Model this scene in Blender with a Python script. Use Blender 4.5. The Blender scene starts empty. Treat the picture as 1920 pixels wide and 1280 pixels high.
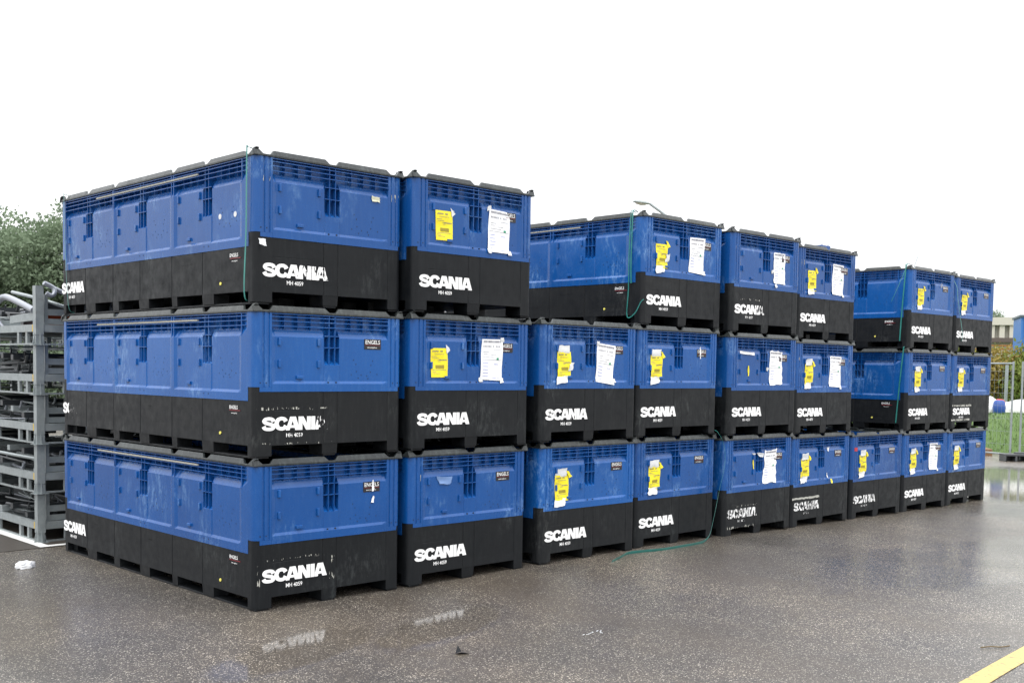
import bpy, bmesh, math, random
from mathutils import Vector, Matrix
R = math.radians
sc = bpy.context.scene
COL = sc.collection
random.seed(7)

# ------------------------------------------------------------------ camera
cd = bpy.data.cameras.new('camera'); cam = bpy.data.objects.new('camera', cd); COL.objects.link(cam)
yaw, pitch, roll = R(46.154), R(-3.168), R(0.825)
F = Vector((math.cos(pitch)*math.cos(yaw), math.cos(pitch)*math.sin(yaw), math.sin(pitch)))
r0 = Vector((math.sin(yaw), -math.cos(yaw), 0)); u0 = r0.cross(F)
rr = math.cos(roll)*r0 + math.sin(roll)*u0; uu = -math.sin(roll)*r0 + math.cos(roll)*u0
M = Matrix((rr, uu, -F)).transposed().to_4x4(); M.translation = Vector((-3.7238, -6.2832, 1.6173))
cam.matrix_world = M
cd.sensor_width = 36; cd.lens = 36*2060.6/1920; cd.shift_y = 164.3/1920; cd.clip_start = .1; cd.clip_end = 2000
sc.camera = cam

# ------------------------------------------------------------------ sky and sun (overcast)
w = bpy.data.worlds.new('World'); sc.world = w; w.use_nodes = True
nt = w.node_tree; nt.nodes.clear()
N = nt.nodes.new; L = nt.links.new
SUN_EL, SUN_AZ = R(58), R(-150)      # direction the light comes from, azimuth from +X
sky = N('ShaderNodeTexSky'); sky.sky_type = 'NISHITA'; sky.sun_disc = False
sky.sun_elevation = SUN_EL; sky.sun_rotation = R(90) - SUN_AZ; sky.dust_density = 4; sky.air_density = 1.2
mix = N('ShaderNodeMix'); mix.data_type = 'RGBA'; mix.inputs['Factor'].default_value = .93
cl = N('ShaderNodeTexNoise'); cl.inputs['Scale'].default_value = 2.2; cl.inputs['Detail'].default_value = 4
cr = N('ShaderNodeValToRGB'); cr.color_ramp.elements[0].position = .25; cr.color_ramp.elements[1].position = .8
cr.color_ramp.elements[0].color = (.90, .915, .94, 1); cr.color_ramp.elements[1].color = (1, 1, 1, 1)
vm = N('ShaderNodeVectorMath'); vm.operation = 'SCALE'; vm.inputs['Scale'].default_value = 15.0
bg = N('ShaderNodeBackground'); bg.inputs['Strength'].default_value = .115
out = N('ShaderNodeOutputWorld')
tc = N('ShaderNodeTexCoord')
L(tc.outputs['Generated'], cl.inputs['Vector'])
sx = N('ShaderNodeSeparateXYZ'); L(tc.outputs['Generated'], sx.inputs[0])
mr = N('ShaderNodeMapRange'); mr.inputs['From Min'].default_value = 0; mr.inputs['From Max'].default_value = 1; mr.inputs['To Min'].default_value = 10.5; mr.inputs['To Max'].default_value = 33
L(sx.outputs['Z'], mr.inputs['Value']); L(mr.outputs[0], vm.inputs['Scale'])
L(cl.outputs['Fac'], cr.inputs['Fac']); L(cr.outputs['Color'], vm.inputs[0])
L(sky.outputs['Color'], mix.inputs['A']); L(vm.outputs[0], mix.inputs['B'])
L(mix.outputs['Result'], bg.inputs['Color']); L(bg.outputs[0], out.inputs[0])
sd = bpy.data.lights.new('sun', 'SUN'); sd.energy = 1.0; sd.angle = R(22); sd.color = (1, .97, .92)
so = bpy.data.objects.new('sun', sd); COL.objects.link(so)
d = Vector((math.cos(SUN_EL)*math.cos(SUN_AZ), math.cos(SUN_EL)*math.sin(SUN_AZ), math.sin(SUN_EL)))
so.rotation_euler = d.to_track_quat('Z', 'Y').to_euler()
sc.view_settings.view_transform = 'Standard'; sc.view_settings.look = 'None'
sc.view_settings.exposure = 0; sc.view_settings.gamma = 1
sc.render.engine = 'CYCLES'; sc.cycles.max_bounces = 6; sc.cycles.use_denoising = True

# ------------------------------------------------------------------ materials
def srgb(r, g, b):
    f = lambda c: (c/255/12.92) if c/255 <= .04045 else ((c/255+.055)/1.055)**2.4
    return (f(r), f(g), f(b), 1)
class Mat:
    def __init__(s, name, color=(.5, .5, .5, 1), rough=.5, metal=0, spec=.5):
        s.m = bpy.data.materials.new(name); s.m.use_nodes = True; s.t = s.m.node_tree
        s.p = s.t.nodes['Principled BSDF']
        s.p.inputs['Base Color'].default_value = color if len(color) == 4 else (*color, 1)
        s.p.inputs['Roughness'].default_value = rough; s.p.inputs['Metallic'].default_value = metal
        s.p.inputs['Specular IOR Level'].default_value = spec
    def n(s, typ, **kw):
        nd = s.t.nodes.new(typ)
        for k, v in kw.items():
            if k.startswith('_'): setattr(nd, k[1:], v)
            else: nd.inputs[k.replace('__', ' ')].default_value = v
        return nd
    def l(s, a, b): s.t.links.new(a, b)
    def coords(s, scale=(1, 1, 1), rnd=True, kind='Object'):
        tc = s.n('ShaderNodeTexCoord'); mp = s.n('ShaderNodeMapping'); mp.inputs['Scale'].default_value = scale
        if rnd:
            oi = s.n('ShaderNodeObjectInfo'); ad = s.n('ShaderNodeVectorMath', _operation='ADD')
            mu = s.n('ShaderNodeVectorMath', _operation='SCALE'); mu.inputs['Scale'].default_value = 1.37
            s.l(oi.outputs['Location'], mu.inputs[0]); s.l(tc.outputs[kind], ad.inputs[0]); s.l(mu.outputs[0], ad.inputs[1])
            s.l(ad.outputs[0], mp.inputs['Vector'])
        else: s.l(tc.outputs[kind], mp.inputs['Vector'])
        return mp.outputs[0]
    def noise(s, vec, scale, detail=4, rough=.55):
        nd = s.n('ShaderNodeTexNoise'); nd.inputs['Scale'].default_value = scale; nd.inputs['Detail'].default_value = detail
        nd.inputs['Roughness'].default_value = rough; s.l(vec, nd.inputs['Vector']); return nd.outputs['Fac']
    def ramp(s, fac, stops):
        nd = s.n('ShaderNodeValToRGB'); cr = nd.color_ramp
        while len(cr.elements) < len(stops): cr.elements.new(.5)
        for e, (p, c) in zip(cr.elements, stops):
            e.position = p; e.color = c if isinstance(c, tuple) else (c, c, c, 1)
        s.l(fac, nd.inputs['Fac']); return nd.outputs['Color']
    def mix(s, fac, a, b, blend='MIX'):
        nd = s.n('ShaderNodeMix', _data_type='RGBA', _blend_type=blend)
        for i, v in ((0, fac), (6, a), (7, b)):
            if hasattr(v, 'links'): s.l(v, nd.inputs[i])
            else: nd.inputs[i].default_value = v
        return nd.outputs[2]
    def math(s, op, a, b=0.0):
        nd = s.n('ShaderNodeMath', _operation=op)
        for i, v in ((0, a), (1, b)):
            if hasattr(v, 'links'): s.l(v, nd.inputs[i])
            else: nd.inputs[i].default_value = v
        return nd.outputs[0]
    def bump(s, h, strength=.3, dist=.01):
        b = s.n('ShaderNodeBump'); b.inputs['Strength'].default_value = strength; b.inputs['Distance'].default_value = dist
        s.l(h, b.inputs['Height']); s.l(b.outputs[0], s.p.inputs['Normal']); return b
    def base(s, v): s.l(v, s.p.inputs['Base Color'])

def plastic(name, c0, c1, scuff, rough, dust=.5, spec=.35, wearing=.4):
    """weathered moulded plastic: tone drift, vertical run-off streaks, pale scuffs"""
    m = Mat(name, c0, rough)
    v = m.coords(); vs = m.coords((9, 9, .9))
    drift = m.ramp(m.noise(v, 1.6, 5), [(.3, 0.), (.7, 1.)])
    col = m.mix(drift, c0, c1)
    st = m.ramp(m.noise(vs, 5, 4, .7), [(.5, 0.), (.8, dust)])
    col = m.mix(st, col, scuff)
    pat = m.ramp(m.noise(v, 2.3, 2), [(.53, 0.), (.66, 1.)])
    fine = m.ramp(m.noise(m.coords((1, 1, .38)), 30, 6, .8), [(.48, 0.), (.66, .6)])
    col = m.mix(m.math('MULTIPLY', m.math('MULTIPLY', pat, fine), wearing), col, scuff)
    speck = m.ramp(m.noise(v, 120, 2), [(.72, 0.), (.78, .35)])
    col = m.mix(speck, col, scuff)
    oi = m.n('ShaderNodeObjectInfo'); wn_ = m.n('ShaderNodeTexWhiteNoise', _noise_dimensions='3D'); m.l(oi.outputs['Location'], wn_.inputs['Vector'])
    col = m.mix(1.0, col, m.ramp(wn_.outputs['Value'], [(0, (.80, .84, .86, 1)), (1, (1.14, 1.12, 1.08, 1))]), 'MULTIPLY')
    m.base(col)
    m.l(m.ramp(m.noise(v, 14, 5), [(.3, rough*.75), (.75, min(1, rough*1.35))]), m.p.inputs['Roughness'])
    m.bump(m.noise(v, 160, 3), .12, .003); m.p.inputs['Specular IOR Level'].default_value = spec
    return m.m
BLUE = plastic('blue_plastic', (.006, .084, .315, 1), (.005, .067, .26, 1), (.20, .36, .62, 1), .25, .07, .38, 1.0)
BLACK = plastic('black_plastic', (.0065, .0078, .0100, 1), (.0095, .0108, .0125, 1), (.14, .15, .15, 1), .48, .06, .22)
RIM = plastic('rim_plastic', (.021, .024, .026, 1), (.034, .038, .038, 1), (.20, .23, .22, 1), .32, .3)
HOLE = Mat('dark_hole', (.004, .006, .012, 1), .8).m
STRIP = Mat('cream_strip', (.30, .30, .27, 1), .5).m
def worn(name, c, rough=.5, scl=30):
    """white lettering that can be partly peeled; how much is set on each object"""
    m = Mat(name, c, rough)
    at = m.n('ShaderNodeAttribute', _attribute_type='OBJECT', _attribute_name='wear')
    a0 = m.n('ShaderNodeAttribute', _attribute_type='OBJECT', _attribute_name='wear_from')
    tc = m.n('ShaderNodeTexCoord'); sp = m.n('ShaderNodeSeparateXYZ'); m.l(tc.outputs['Object'], sp.inputs[0])
    along = m.math('ADD', sp.outputs['X'], m.math('MULTIPLY', sp.outputs['Y'], -1))
    k = m.math('MINIMUM', m.math('MAXIMUM', m.math('MULTIPLY', m.math('SUBTRACT', along, a0.outputs['Fac']), 14), 0), 1)
    thr = m.math('MULTIPLY', at.outputs['Fac'], k)
    nz = m.noise(m.coords((2.2, 2.2, .55)), scl, 3, .6)
    gone = m.math('LESS_THAN', m.math('MULTIPLY', m.math('SUBTRACT', nz, .25), 2.0), thr)
    tr = m.n('ShaderNodeBsdfTransparent'); mx = m.n('ShaderNodeMixShader')
    m.l(gone, mx.inputs[0]); m.l(m.p.outputs[0], mx.inputs[1]); m.l(tr.outputs[0], mx.inputs[2])
    m.l(mx.outputs[0], m.t.nodes['Material Output'].inputs['Surface'])
    return m.m
WHITE = worn('white_lettering', (.90, .90, .90, 1))
RED = Mat('sign_red', (.16, .012, .018, 1), .4).m
REDS = Mat('sticker_red', (.48, .02, .03, 1), .4).m
PLATE = Mat('plate_black', (.014, .012, .012, 1), .35).m
def paper(name, c, c2):
    m = Mat(name, c, .45)
    v = m.coords(); m.base(m.mix(m.ramp(m.noise(v, 6, 3), [(.35, 0.), (.7, 1.)]), c, c2))
    m.bump(m.noise(v, 18, 3), .35, .01); return m.m
YELLOW = paper('yellow_label_paper', (.90, .78, .02, 1), (.84, .70, .02, 1))
NOTE = paper('white_note_paper', (.93, .93, .93, 1), (.84, .86, .89, 1))
TAPE = paper('pale_tape', (.70, .71, .71, 1), (.56, .58, .60, 1))
INK = Mat('print_ink', (.16, .16, .20, 1), .6).m
INKY = Mat('print_ink_ochre', (.30, .24, .02, 1), .6).m
def strapmat():
    m = Mat('green_strap', (.03, .22, .19, 1), .3)
    v = m.coords(); m.base(m.mix(m.noise(v, 9, 3), (.018, .14, .12, 1), (.05, .28, .25, 1))); return m.m
STRAP = strapmat()
def steel():
    m = Mat('galvanised_steel', (.35, .37, .38, 1),   .45, .45)
    v = m.coords(); c = m.mix(m.noise(v, 9, 5, .7), (.18, .205, .21, 1), (.40, .44, .45, 1))
    rust = m.ramp(m.noise(v, 3.1, 5, .7), [(.62, 0.), (.72, .5)])
    m.base(m.mix(rust, c, (.16, .10, .06, 1))); m.l(m.ramp(m.noise(v, 25, 4), [(.3, .3), (.7, .6)]), m.p.inputs['Roughness']); return m.m
STEEL = steel()
TUBEM = Mat('pale_tube', (.28, .30, .34, 1), .35, .3).m
DARKP = Mat('dark_part', (.045, .05, .055, 1), .35, .4).m
YTAG = Mat('yellow_tag', (.55, .36, .02, 1), .5).m
ORANGE = Mat('orange_red_sheet', (.40, .07, .02, 1), .5).m

# ------------------------------------------------------------------ mesh helpers
class MB:
    def __init__(s): s.v = []; s.f = []; s.mi = []; s.cur = 0; s.map = lambda u, d, z: (u, d, z)
    def add(s, vs, fs):
        o = len(s.v); s.v += [s.map(*p) for p in vs]; s.f += [tuple(o+i for i in f) for f in fs]; s.mi += [s.cur]*len(fs)
    def box(s, x0, x1, y0, y1, z0, z1, taper=0):
        t = taper
        vs = [(x0+t, y0+t, z0), (x1-t, y0+t, z0), (x1-t, y1-t, z0), (x0+t, y1-t, z0), (x0, y0, z1), (x1, y0, z1), (x1, y1, z1), (x0, y1, z1)]
        s.add(vs, [(3, 2, 1, 0), (4, 5, 6, 7), (0, 1, 5, 4), (1, 2, 6, 5), (2, 3, 7, 6), (3, 0, 4, 7)])
    def prism(s, poly, a0, a1, axis='z'):
        """poly in two axes, extruded along the third"""
        n = len(poly)
        def P(p, a):
            return (p[0], p[1], a) if axis == 'z' else ((p[0], a, p[1]) if axis == 'y' else (a, p[0], p[1]))
        s.add([P(p, a0) for p in poly]+[P(p, a1) for p in poly],
              [tuple(range(n))[::-1], tuple(range(n, 2*n))]+[(i, (i+1) % n, n+(i+1) % n, n+i) for i in range(n)])
    def tube(s, pts, rad, seg=8, flat=None, caps=True):
        pts = [Vector(p) for p in pts]; n = len(pts); vs = []; up = None
        for i, p in enumerate(pts):
            t = (pts[min(i+1, n-1)]-pts[max(i-1, 0)]).normalized()
            if up is None:
                up = Vector((0, 0, 1)) if abs(t.z) < .9 else Vector((0, 1, 0))
            a = t.cross(up).normalized(); b = a.cross(t); up = b
            r = rad[i] if isinstance(rad, (list, tuple)) else rad
            for k in range(seg):
                th = 2*math.pi*(k+.5)/seg
                if flat: q = p + a*math.copysign(flat[0], math.cos(th))*.5 + b*math.copysign(flat[1], math.sin(th))*.5
                else: q = p + a*r*math.cos(th) + b*r*math.sin(th)
                vs.append(tuple(q))
        fs = [(i*seg+k, i*seg+(k+1) % seg, (i+1)*seg+(k+1) % seg, (i+1)*seg+k) for i in range(n-1) for k in range(seg)]
        if caps: fs += [tuple(range(seg))[::-1], tuple((n-1)*seg+k for k in range(seg))]
        s.add(vs, fs)
    def field(s, us, zs, fn, back):
        """relief sheet with a flat back; fn(i, j, u, z) gives the depth"""
        nu, nz = len(us), len(zs)
        vs = [(u, fn(u, z), z) for z in zs for u in us]
        o = nu*nz
        fs = [(j*nu+i, j*nu+i+1, (j+1)*nu+i+1, (j+1)*nu+i) for j in range(nz-1) for i in range(nu-1)]
        rim = [i for i in range(nu)]+[j*nu+nu-1 for j in range(1, nz)]+[(nz-1)*nu+i for i in range(nu-2, -1, -1)]+[j*nu for j in range(nz-2, 0, -1)]
        bk = [(vs[i][0], back, vs[i][2]) for i in rim]; m = len(rim)
        fs += [(rim[(k+1) % m], rim[k], o+k, o+(k+1) % m) for k in range(m)]
        fs += [tuple(o+k for k in range(m))]
        s.add(vs+bk, fs)
    def mesh(s, name, mats, bevel=0, smooth=False):
        me = bpy.data.meshes.new(name); me.from_pydata(s.v, [], s.f)
        for m in (mats if isinstance(mats, (list, tuple)) else [mats]): me.materials.append(m)
        me.polygons.foreach_set('material_index', s.mi)
        bm = bmesh.new(); bm.from_mesh(me); bmesh.ops.recalc_face_normals(bm, faces=bm.faces)
        if bevel:
            es = [e for e in bm.edges if len(e.link_faces) == 2 and e.calc_face_angle(0) > R(38)]
            bmesh.ops.bevel(bm, geom=es, offset=bevel, segments=2, profile=.5, affect='EDGES', clamp_overlap=True)
        if smooth:
            for f in bm.faces: f.smooth = True
            for e in bm.edges:
                if len(e.link_faces) == 2 and e.calc_face_angle(0) > R(40): e.smooth = False
        bm.to_mesh(me); bm.free(); me.update(); return me
def link(name, data, parent=None, loc=(0, 0, 0), rz=0, label=None, cat=None, group=None, kind=None):
    o = bpy.data.objects.new(name, data); COL.objects.link(o); o.location = loc; o.rotation_euler[2] = rz
    if parent: o.parent = parent
    for k, v in (('label', label), ('category', cat), ('group', group), ('kind', kind)):
        if v: o[k] = v
    return o
def smooth_path(pts, n=6):
    pts = [Vector(p) for p in pts]; o = []
    for i in range(len(pts)-1):
        a, b, c, dd = pts[max(i-1, 0)], pts[i], pts[i+1], pts[min(i+2, len(pts)-1)]
        for k in range(n):
            t = k/n; o.append(.5*((2*b)+(c-a)*t+(2*a-5*b+4*c-dd)*t*t+(3*b-a-3*c+dd)*t**3))
    o.append(pts[-1]); return [tuple(p) for p in o]

# ------------------------------------------------------------------ ground
GX = [0, 1.25, 2.6, 3.86, 5.16, 6.4, 7.7, 8.97, 10.24, 12]
GZ = [0, -.002, .012, .018, .004, -.026, -.05, -.072, -.092, -.1]
def gz(x, y=0):
    if x <= GX[0]: return 0.0
    for i in range(len(GX)-1):
        if x <= GX[i+1]:
            t = (x-GX[i])/(GX[i+1]-GX[i]); t = t*t*(3-2*t); return GZ[i]+(GZ[i+1]-GZ[i])*t
    return GZ[-1]
def lin(a, b, n): return [a+(b-a)*i/n for i in range(n+1)]
xs = [-400, -120, -40, -15]+lin(-8, 14, 88)+[18, 24, 40, 120, 400]
ys = [-400, -120, -40, -15, -9, 0, 4, 9, 15, 40, 120, 400]
m = MB(); nx = len(xs)
m.add([(x, y, gz(x, y)) for y in ys for x in xs], [(j*nx+i, j*nx+i+1, (j+1)*nx+i+1, (j+1)*nx+i) for j in range(len(ys)-1) for i in range(nx-1)])
gm = Mat('wet_asphalt', (.06, .055, .05, 1), .5)
v = gm.coords(rnd=False)
vst = gm.coords((1, .5, 1), rnd=False)
agg = gm.n('ShaderNodeTexVoronoi'); agg.inputs['Scale'].default_value = 175; gm.l(v, agg.inputs['Vector'])
sepc = gm.n('ShaderNodeSeparateColor'); gm.l(agg.outputs['Color'], sepc.inputs[0])
stone = gm.ramp(sepc.outputs[0], [(0, (.030, .027, .024, 1)), (.45, (.062, .055, .048, 1)), (.80, (.096, .087, .076, 1)), (.90, (.17, .155, .135, 1)), (1, (.62, .59, .53, 1))])
tone = gm.ramp(gm.noise(v, .45, 7, .68), [(.32, (.50, .48, .47, 1)), (.5, (1.0, .95, .90, 1)), (.68, (1.55, 1.42, 1.26, 1))])
col = gm.mix(1.0, stone, tone, 'MULTIPLY')
brown = gm.ramp(gm.noise(vst, .8, 6, .65), [(.47, 0.), (.68, .6)])
col = gm.mix(brown, col, (.088, .068, .047, 1))
fine = gm.noise(v, 260, 2)
col = gm.mix(gm.ramp(fine, [(.62, 0.), (.75, .5)]), col, (.17, .155, .13, 1))
gm.base(col)
# water: standing film in the hollows (mirror) and damp stone elsewhere
wn = gm.noise(vst, .55, 4, .55)
tcg = gm.n('ShaderNodeTexCoord')
def ellipse(cx, cy, rx, ry, rot):
    mp = gm.n('ShaderNodeMapping', _vector_type='TEXTURE'); mp.inputs['Location'].default_value = (cx, cy, 0); mp.inputs['Rotation'].default_value = (0, 0, R(rot)); mp.inputs['Scale'].default_value = (rx, ry, 1)
    gm.l(tcg.outputs['Object'], mp.inputs['Vector'])
    ln = gm.n('ShaderNodeVectorMath', _operation='LENGTH'); gm.l(mp.outputs[0], ln.inputs[0])
    return gm.math('MAXIMUM', gm.math('SUBTRACT', 1.0, ln.outputs['Value']), 0)
puds = ellipse(14.2, .75, 4.2, 1.5, 25)
pmirror = gm.math('MAXIMUM', puds, gm.math('MAXIMUM', ellipse(.68, -1.10, .8, .30, 20), ellipse(-.36, -1.02, .85, .32, 20)))
for e in ((12.5, -2.6, 6.0, 3.4, 20), (.68, -1.10, .8, .30, 20), (-.36, -1.02, .85, .32, 20), (6.0, -2.2, 3.4, .9, -4), (-2.6, .6, 2.2, 1.9, 0)):
    puds = gm.math('MAXIMUM', puds, gm.math('MULTIPLY', ellipse(*e), .85))
wet = gm.math('ADD', gm.math('MULTIPLY', wn, .85), gm.math('MULTIPLY', puds, 1.15))
grain = gm.math('MULTIPLY', gm.math('SUBTRACT', gm.noise(v, 30, 5, .8), .5), .9)
film = gm.ramp(gm.math('ADD', wet, grain), [(.50, 0.), (.72, 1.)])
film = gm.math('MULTIPLY', film, gm.math('ADD', .62, gm.math('MULTIPLY', gm.math('MINIMUM', gm.math('MULTIPLY', pmirror, 4), 1), .38)))
gm.l(gm.ramp(film, [(0, .85), (1, 1.0)]), gm.p.inputs['Coat Weight'])
gm.l(gm.ramp(film, [(0, .26), (.62, .13), (1, .04)]), gm.p.inputs['Coat Roughness'])
gm.p.inputs['Coat IOR'].default_value = 1.33
gm.l(gm.ramp(film, [(0, .62), (1, .5)]), gm.p.inputs['Roughness'])
gm.p.inputs['Specular IOR Level'].default_value = .35
hb = gm.math('ADD', agg.outputs['Distance'], gm.math('MULTIPLY', gm.noise(v, 60, 4), .6))
b = gm.bump(hb, .55, .006)
cb = gm.n('ShaderNodeBump'); cb.inputs['Distance'].default_value = .004
gm.l(gm.math('ADD', gm.math('MULTIPLY', hb, .8), gm.noise(v, 9, 2)), cb.inputs['Height'])
gm.l(gm.ramp(film, [(0, .34), (.62, .16), (1, .014)]), cb.inputs['Strength']); gm.l(cb.outputs[0], gm.p.inputs['Coat Normal'])
link('ground', m.mesh('ground', gm.m, smooth=True), kind='structure')
# darker older slab behind the seam, and the painted lines
def sheet(name, poly, mat, z=.004, **kw):
    m = MB(); (xa, ya), (xb, yb), (_, yc), (_, yd) = poly; n = 60
    vs = []
    for i in range(n+1):
        t = i/n; x = xa+(xb-xa)*t; zz = gz(x)+z; vs += [(x, ya+(yb-ya)*t, zz), (x, yd+(yc-yd)*t, zz)]
    m.add(vs, [(2*i, 2*i+2, 2*i+3, 2*i+1) for i in range(n)]); return link(name, m.mesh(name, mat), **kw)
pm = Mat('old_damp_pavement', (.05, .042, .036, 1), .4); v = pm.coords(rnd=False)
pm.base(pm.mix(pm.noise(v, 60, 4), (.032, .026, .022, 1), (.085, .072, .060, 1))); pm.bump(pm.noise(v, 90, 3), .3, .005)
sheet('pavement', [(-12, 3.37), (3.6, 3.37), (3.6, 14), (-12, 14)], pm.m, kind='structure')
def paint(name, c, wearlo):
    m = Mat(name, c, .4); v = m.coords(rnd=False)
    f = m.ramp(m.noise(v, 34, 5, .7), [(wearlo, 0.), (wearlo+.14, 1.)])
    m.base(m.mix(f, c, (.10, .09, .07, 1))); m.bump(m.noise(v, 120, 3), .4, .004); return m.m
WL = paint('white_line_paint', (.74, .74, .72, 1), .62)
m = MB()
for poly in ([(-.105, 3.38), (-.01, 3.38), (-.01, 6.4), (-.105, 6.4)], [(-.01, 3.38), (3.4, 3.38), (3.4, 3.46), (-.01, 3.46)]):
    (xa, ya), (xb, _), (_, yb), _ = poly; n = 20; m.add([(xa+(xb-xa)*i/n, yy, gz(xa+(xb-xa)*i/n)+.008) for i in range(n+1) for yy in (ya, yb)], [(2*i, 2*i+2, 2*i+3, 2*i+1) for i in range(n)])
link('white_line', m.mesh('white_line', WL), kind='structure')
YL = paint('yellow_line_paint', (.50, .37, .11, 1), .54)
dx, dy = 2.955-1.936, -3.75+3.819
def yl(t): return (1.936+dx*t, -3.819+(-3.75+3.819)*t)
sheet('yellow_line', [(-3, -4.275), (14, -3.125), (14, -3.005), (-3, -4.155)], YL, kind='structure')

# ------------------------------------------------------------------ the folding bulk container
W, LL = 1.2, 3.136
FRONT = lambda u, d, z: (u, d, z)
BACK = lambda u, d, z: (W-u, LL-d, z)
SIDE = lambda u, d, z: (d, LL-u, z)          # the long side at x = 0, u runs towards the front
FAR = lambda u, d, z: (W-d, u, z)
PAN = .011
def wall_mesh(U0, U1, zb, secs, mp, hooks, strip, name):
    m = MB(); m.map = mp
    us = {U0, U1}
    for a, b in secs:
        c = (a+b)/2
        us |= {a, a+.004, a+.032, c-.063, c-.058, c+.058, c+.063, b-.04, b-.004, b}
    us = sorted(us)
    z1 = zb+.052
    zs = [zb, z1, z1+.018, .617, .652, .800, .851, .854, .951, .953]
    def base(u, z):
        for a, b in secs:
            if a+.001 < u < b-.001:
                c = (a+b)/2; pk = abs(u-c) < .0585
                if z <= z1+.001: return 0
                if z > .952: return 0
                if z >= .8535: return .060
                if z >= .85: return .036
                if pk: return .006 if z < .62 else .050
                if u < a+.005 or u > b-.005: return .002
                return PAN
        if z >= .85 and z < .952 and U1-U0 > 2 and U0+.03 < u < U1-.03: return .02
        return 0
    m.field(us, zs, base, .074)
    t = .005
    for a, b in secs:
        c = (a+b)/2
        for z in (.948, .929, .901, .869):
            m.box(a, b, .0005, .011, z-.0027, z+.0027)
        n = 4
        for q in range(n-1):
            for s0, s1 in ((a, c-.06), (c+.06, b)):
                x = s0+(s1-s0)*(q+1)/n+.005
                m.box(x-.0018, x+.0018, .024, .062, .852, .95)
        for x in (c-.024, c+.024): m.box(x-.0025, x+.0025, .005, .062, .622, .95)
        for z in (.812, .734): m.box(c-.063, c+.063, .005, .03, z-.0025, z+.0025)
    if zb > .4:
        for a, b in ((.0375, .1272), (1.0728, 1.1625)): m.box(a, b, .0008, .05, .4372, .4668)
    if U1-U0 > 2:
        prev = U0
        for a, b in secs:
            for x in (a-.002, b+.002): m.box(x-.004, x+.004, 0, .05, .80, .952)
        for z in (.948, .929, .901, .869): m.box(U0, U1, .0012, .0095, z-.0022, z+.0022)
    m.cur = 1
    for a, b in secs:
        c = (a+b)/2; k = (b-a)/.955
        for hx, hz in ((.125, .655), (.29, .65), (.145, .625), (.275, .62), (.15, .575), (.27, .572), (.105, .553), (.19, .551), (.24, .545), (.33, .556), (.165, .53), (.25, .527)):
            if hz-.1 < z1-.43: continue
            x = c+.06+hx*k; m.box(x-.003, x+.003, PAN-.0008, PAN+.004, hz-.004, hz+.003)
        for x in (c-.032, c+.032): m.box(x-.005, x+.005, .0042-.005, .01, zb+.058, zb+.066) if zb > .4 else m.box(x-.004, x+.004, -.0008, .01, zb+.03, zb+.038)
    return m.mesh(name, [BLUE, HOLE])
def hook_mesh(horizontal, mp):
    m = MB(); m.map = mp
    if horizontal: m.box(-.025, .025, -.004, .016, -.011, .011)
    else: m.box(-.0095, .0095, -.004, .016, -.025, .025)
    return m.mesh('hook', BLUE, bevel=.003)
def hook_spots(secs, dz=0):
    o = []
    for a, b in secs:
        c = (a+b)/2; k = (b-a)/.955
        o += [(0, a+.061*k, .767), (0, a+.061*k, .622), (0, c-.108*k, .767), (0, c-.108*k, .622), (1, a+.217*k, .533)]
    return o
POST = [(.127, .0), (.112, 0), (.109, .006), (.099, .006), (.096, 0), (.074, 0), (.070, .007), (.060, .007), (.056, 0), (.048, 0)]
POST += [(.048-.048*math.sin(R(a)), .048-.048*math.cos(R(a))) for a in range(10, 90, 10)]
POST += [(0, .048), (0, .085), (.05, .085), (.05, .05), (.127, .05)]
CORN = [(.127, .002), (.05, .002)]+[(.05-.048*math.sin(R(a)), .05-.048*math.cos(R(a))) for a in range(10, 90, 10)]+[(.002, .05), (.002, .09), (.05, .09), (.05, .05), (.127, .05)]
CORNS = [(.037, .002)]+CORN[2:-1]+[(.037, .05)]
corner_maps = [FRONT, lambda x, y, z: (W-x, y, z), lambda x, y, z: (x, LL-y, z), lambda x, y, z: (W-x, LL-y, z)]
FSEC = [(.127, 1.078)]
SSEC = [(LL-3.041, LL-2.122), (LL-2.10, LL-1.15), (LL-1.112, LL-.17)]
ME = {}
post_meshes = []
for i, mp in enumerate(corner_maps):
    m = MB(); m.map = mp; m.prism(POST, .467, .954)
    m.cur = 1
    for x in (.035+.006, .085): m.box(x-.004, x+.004, -.0008, .01, .492, .499)
    post_meshes.append(m.mesh('corner_post', [BLUE, HOLE], smooth=True))
wf = wall_mesh(.1275, 1.0725, .437, FSEC if 0 else [(.128, 1.072)], FRONT, 1, 0, 'front_wall')
FS = [(.128, 1.072)]
wb = wall_mesh(.1275, 1.0725, .437, FS, BACK, 1, 0, 'back_wall')
ws = wall_mesh(.0855, LL-.0855, .376, SSEC, SIDE, 1, 1, 'side_wall')
wr = wall_mesh(.0855, LL-.0855, .376, SSEC, FAR, 1, 1, 'side_wall')
def tab(mp):   # blue strip that reaches from the wall to the black corner tab
    pass
SX = [(0, .127), (.519, .65), (1.073, 1.2)]
SY = [(0, .172), (.542, .709), (1.067, 1.157), (1.512, 1.683), (2.028, 2.142), (2.459, 2.65), (2.964, 3.136)]
m = MB()
for mp in corner_maps:
    m.map = mp; m.prism(CORN, .015, .436); m.prism(CORNS, .4362, .4665)
for mp in (FRONT, BACK):
    m.map = mp
    us = sorted([.127, .525, .530, .534, .64, .645, .65, .80, 1.073]); zs = [.084, .09, .15, .152, .155, .31, .313, .316, .43, .436]
    g = lambda u, z: .0035 + (.0035 if (abs(u-.53) < .001 or abs(u-.645) < .001) else 0) + (.002 if abs(z-.313) < .001 and u < .5 else 0) - (.0015 if z < .1 else 0)
    m.field(us, zs, g, .05)
    m.box(.037, .127, .0505, .06, .40, .45)
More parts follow.
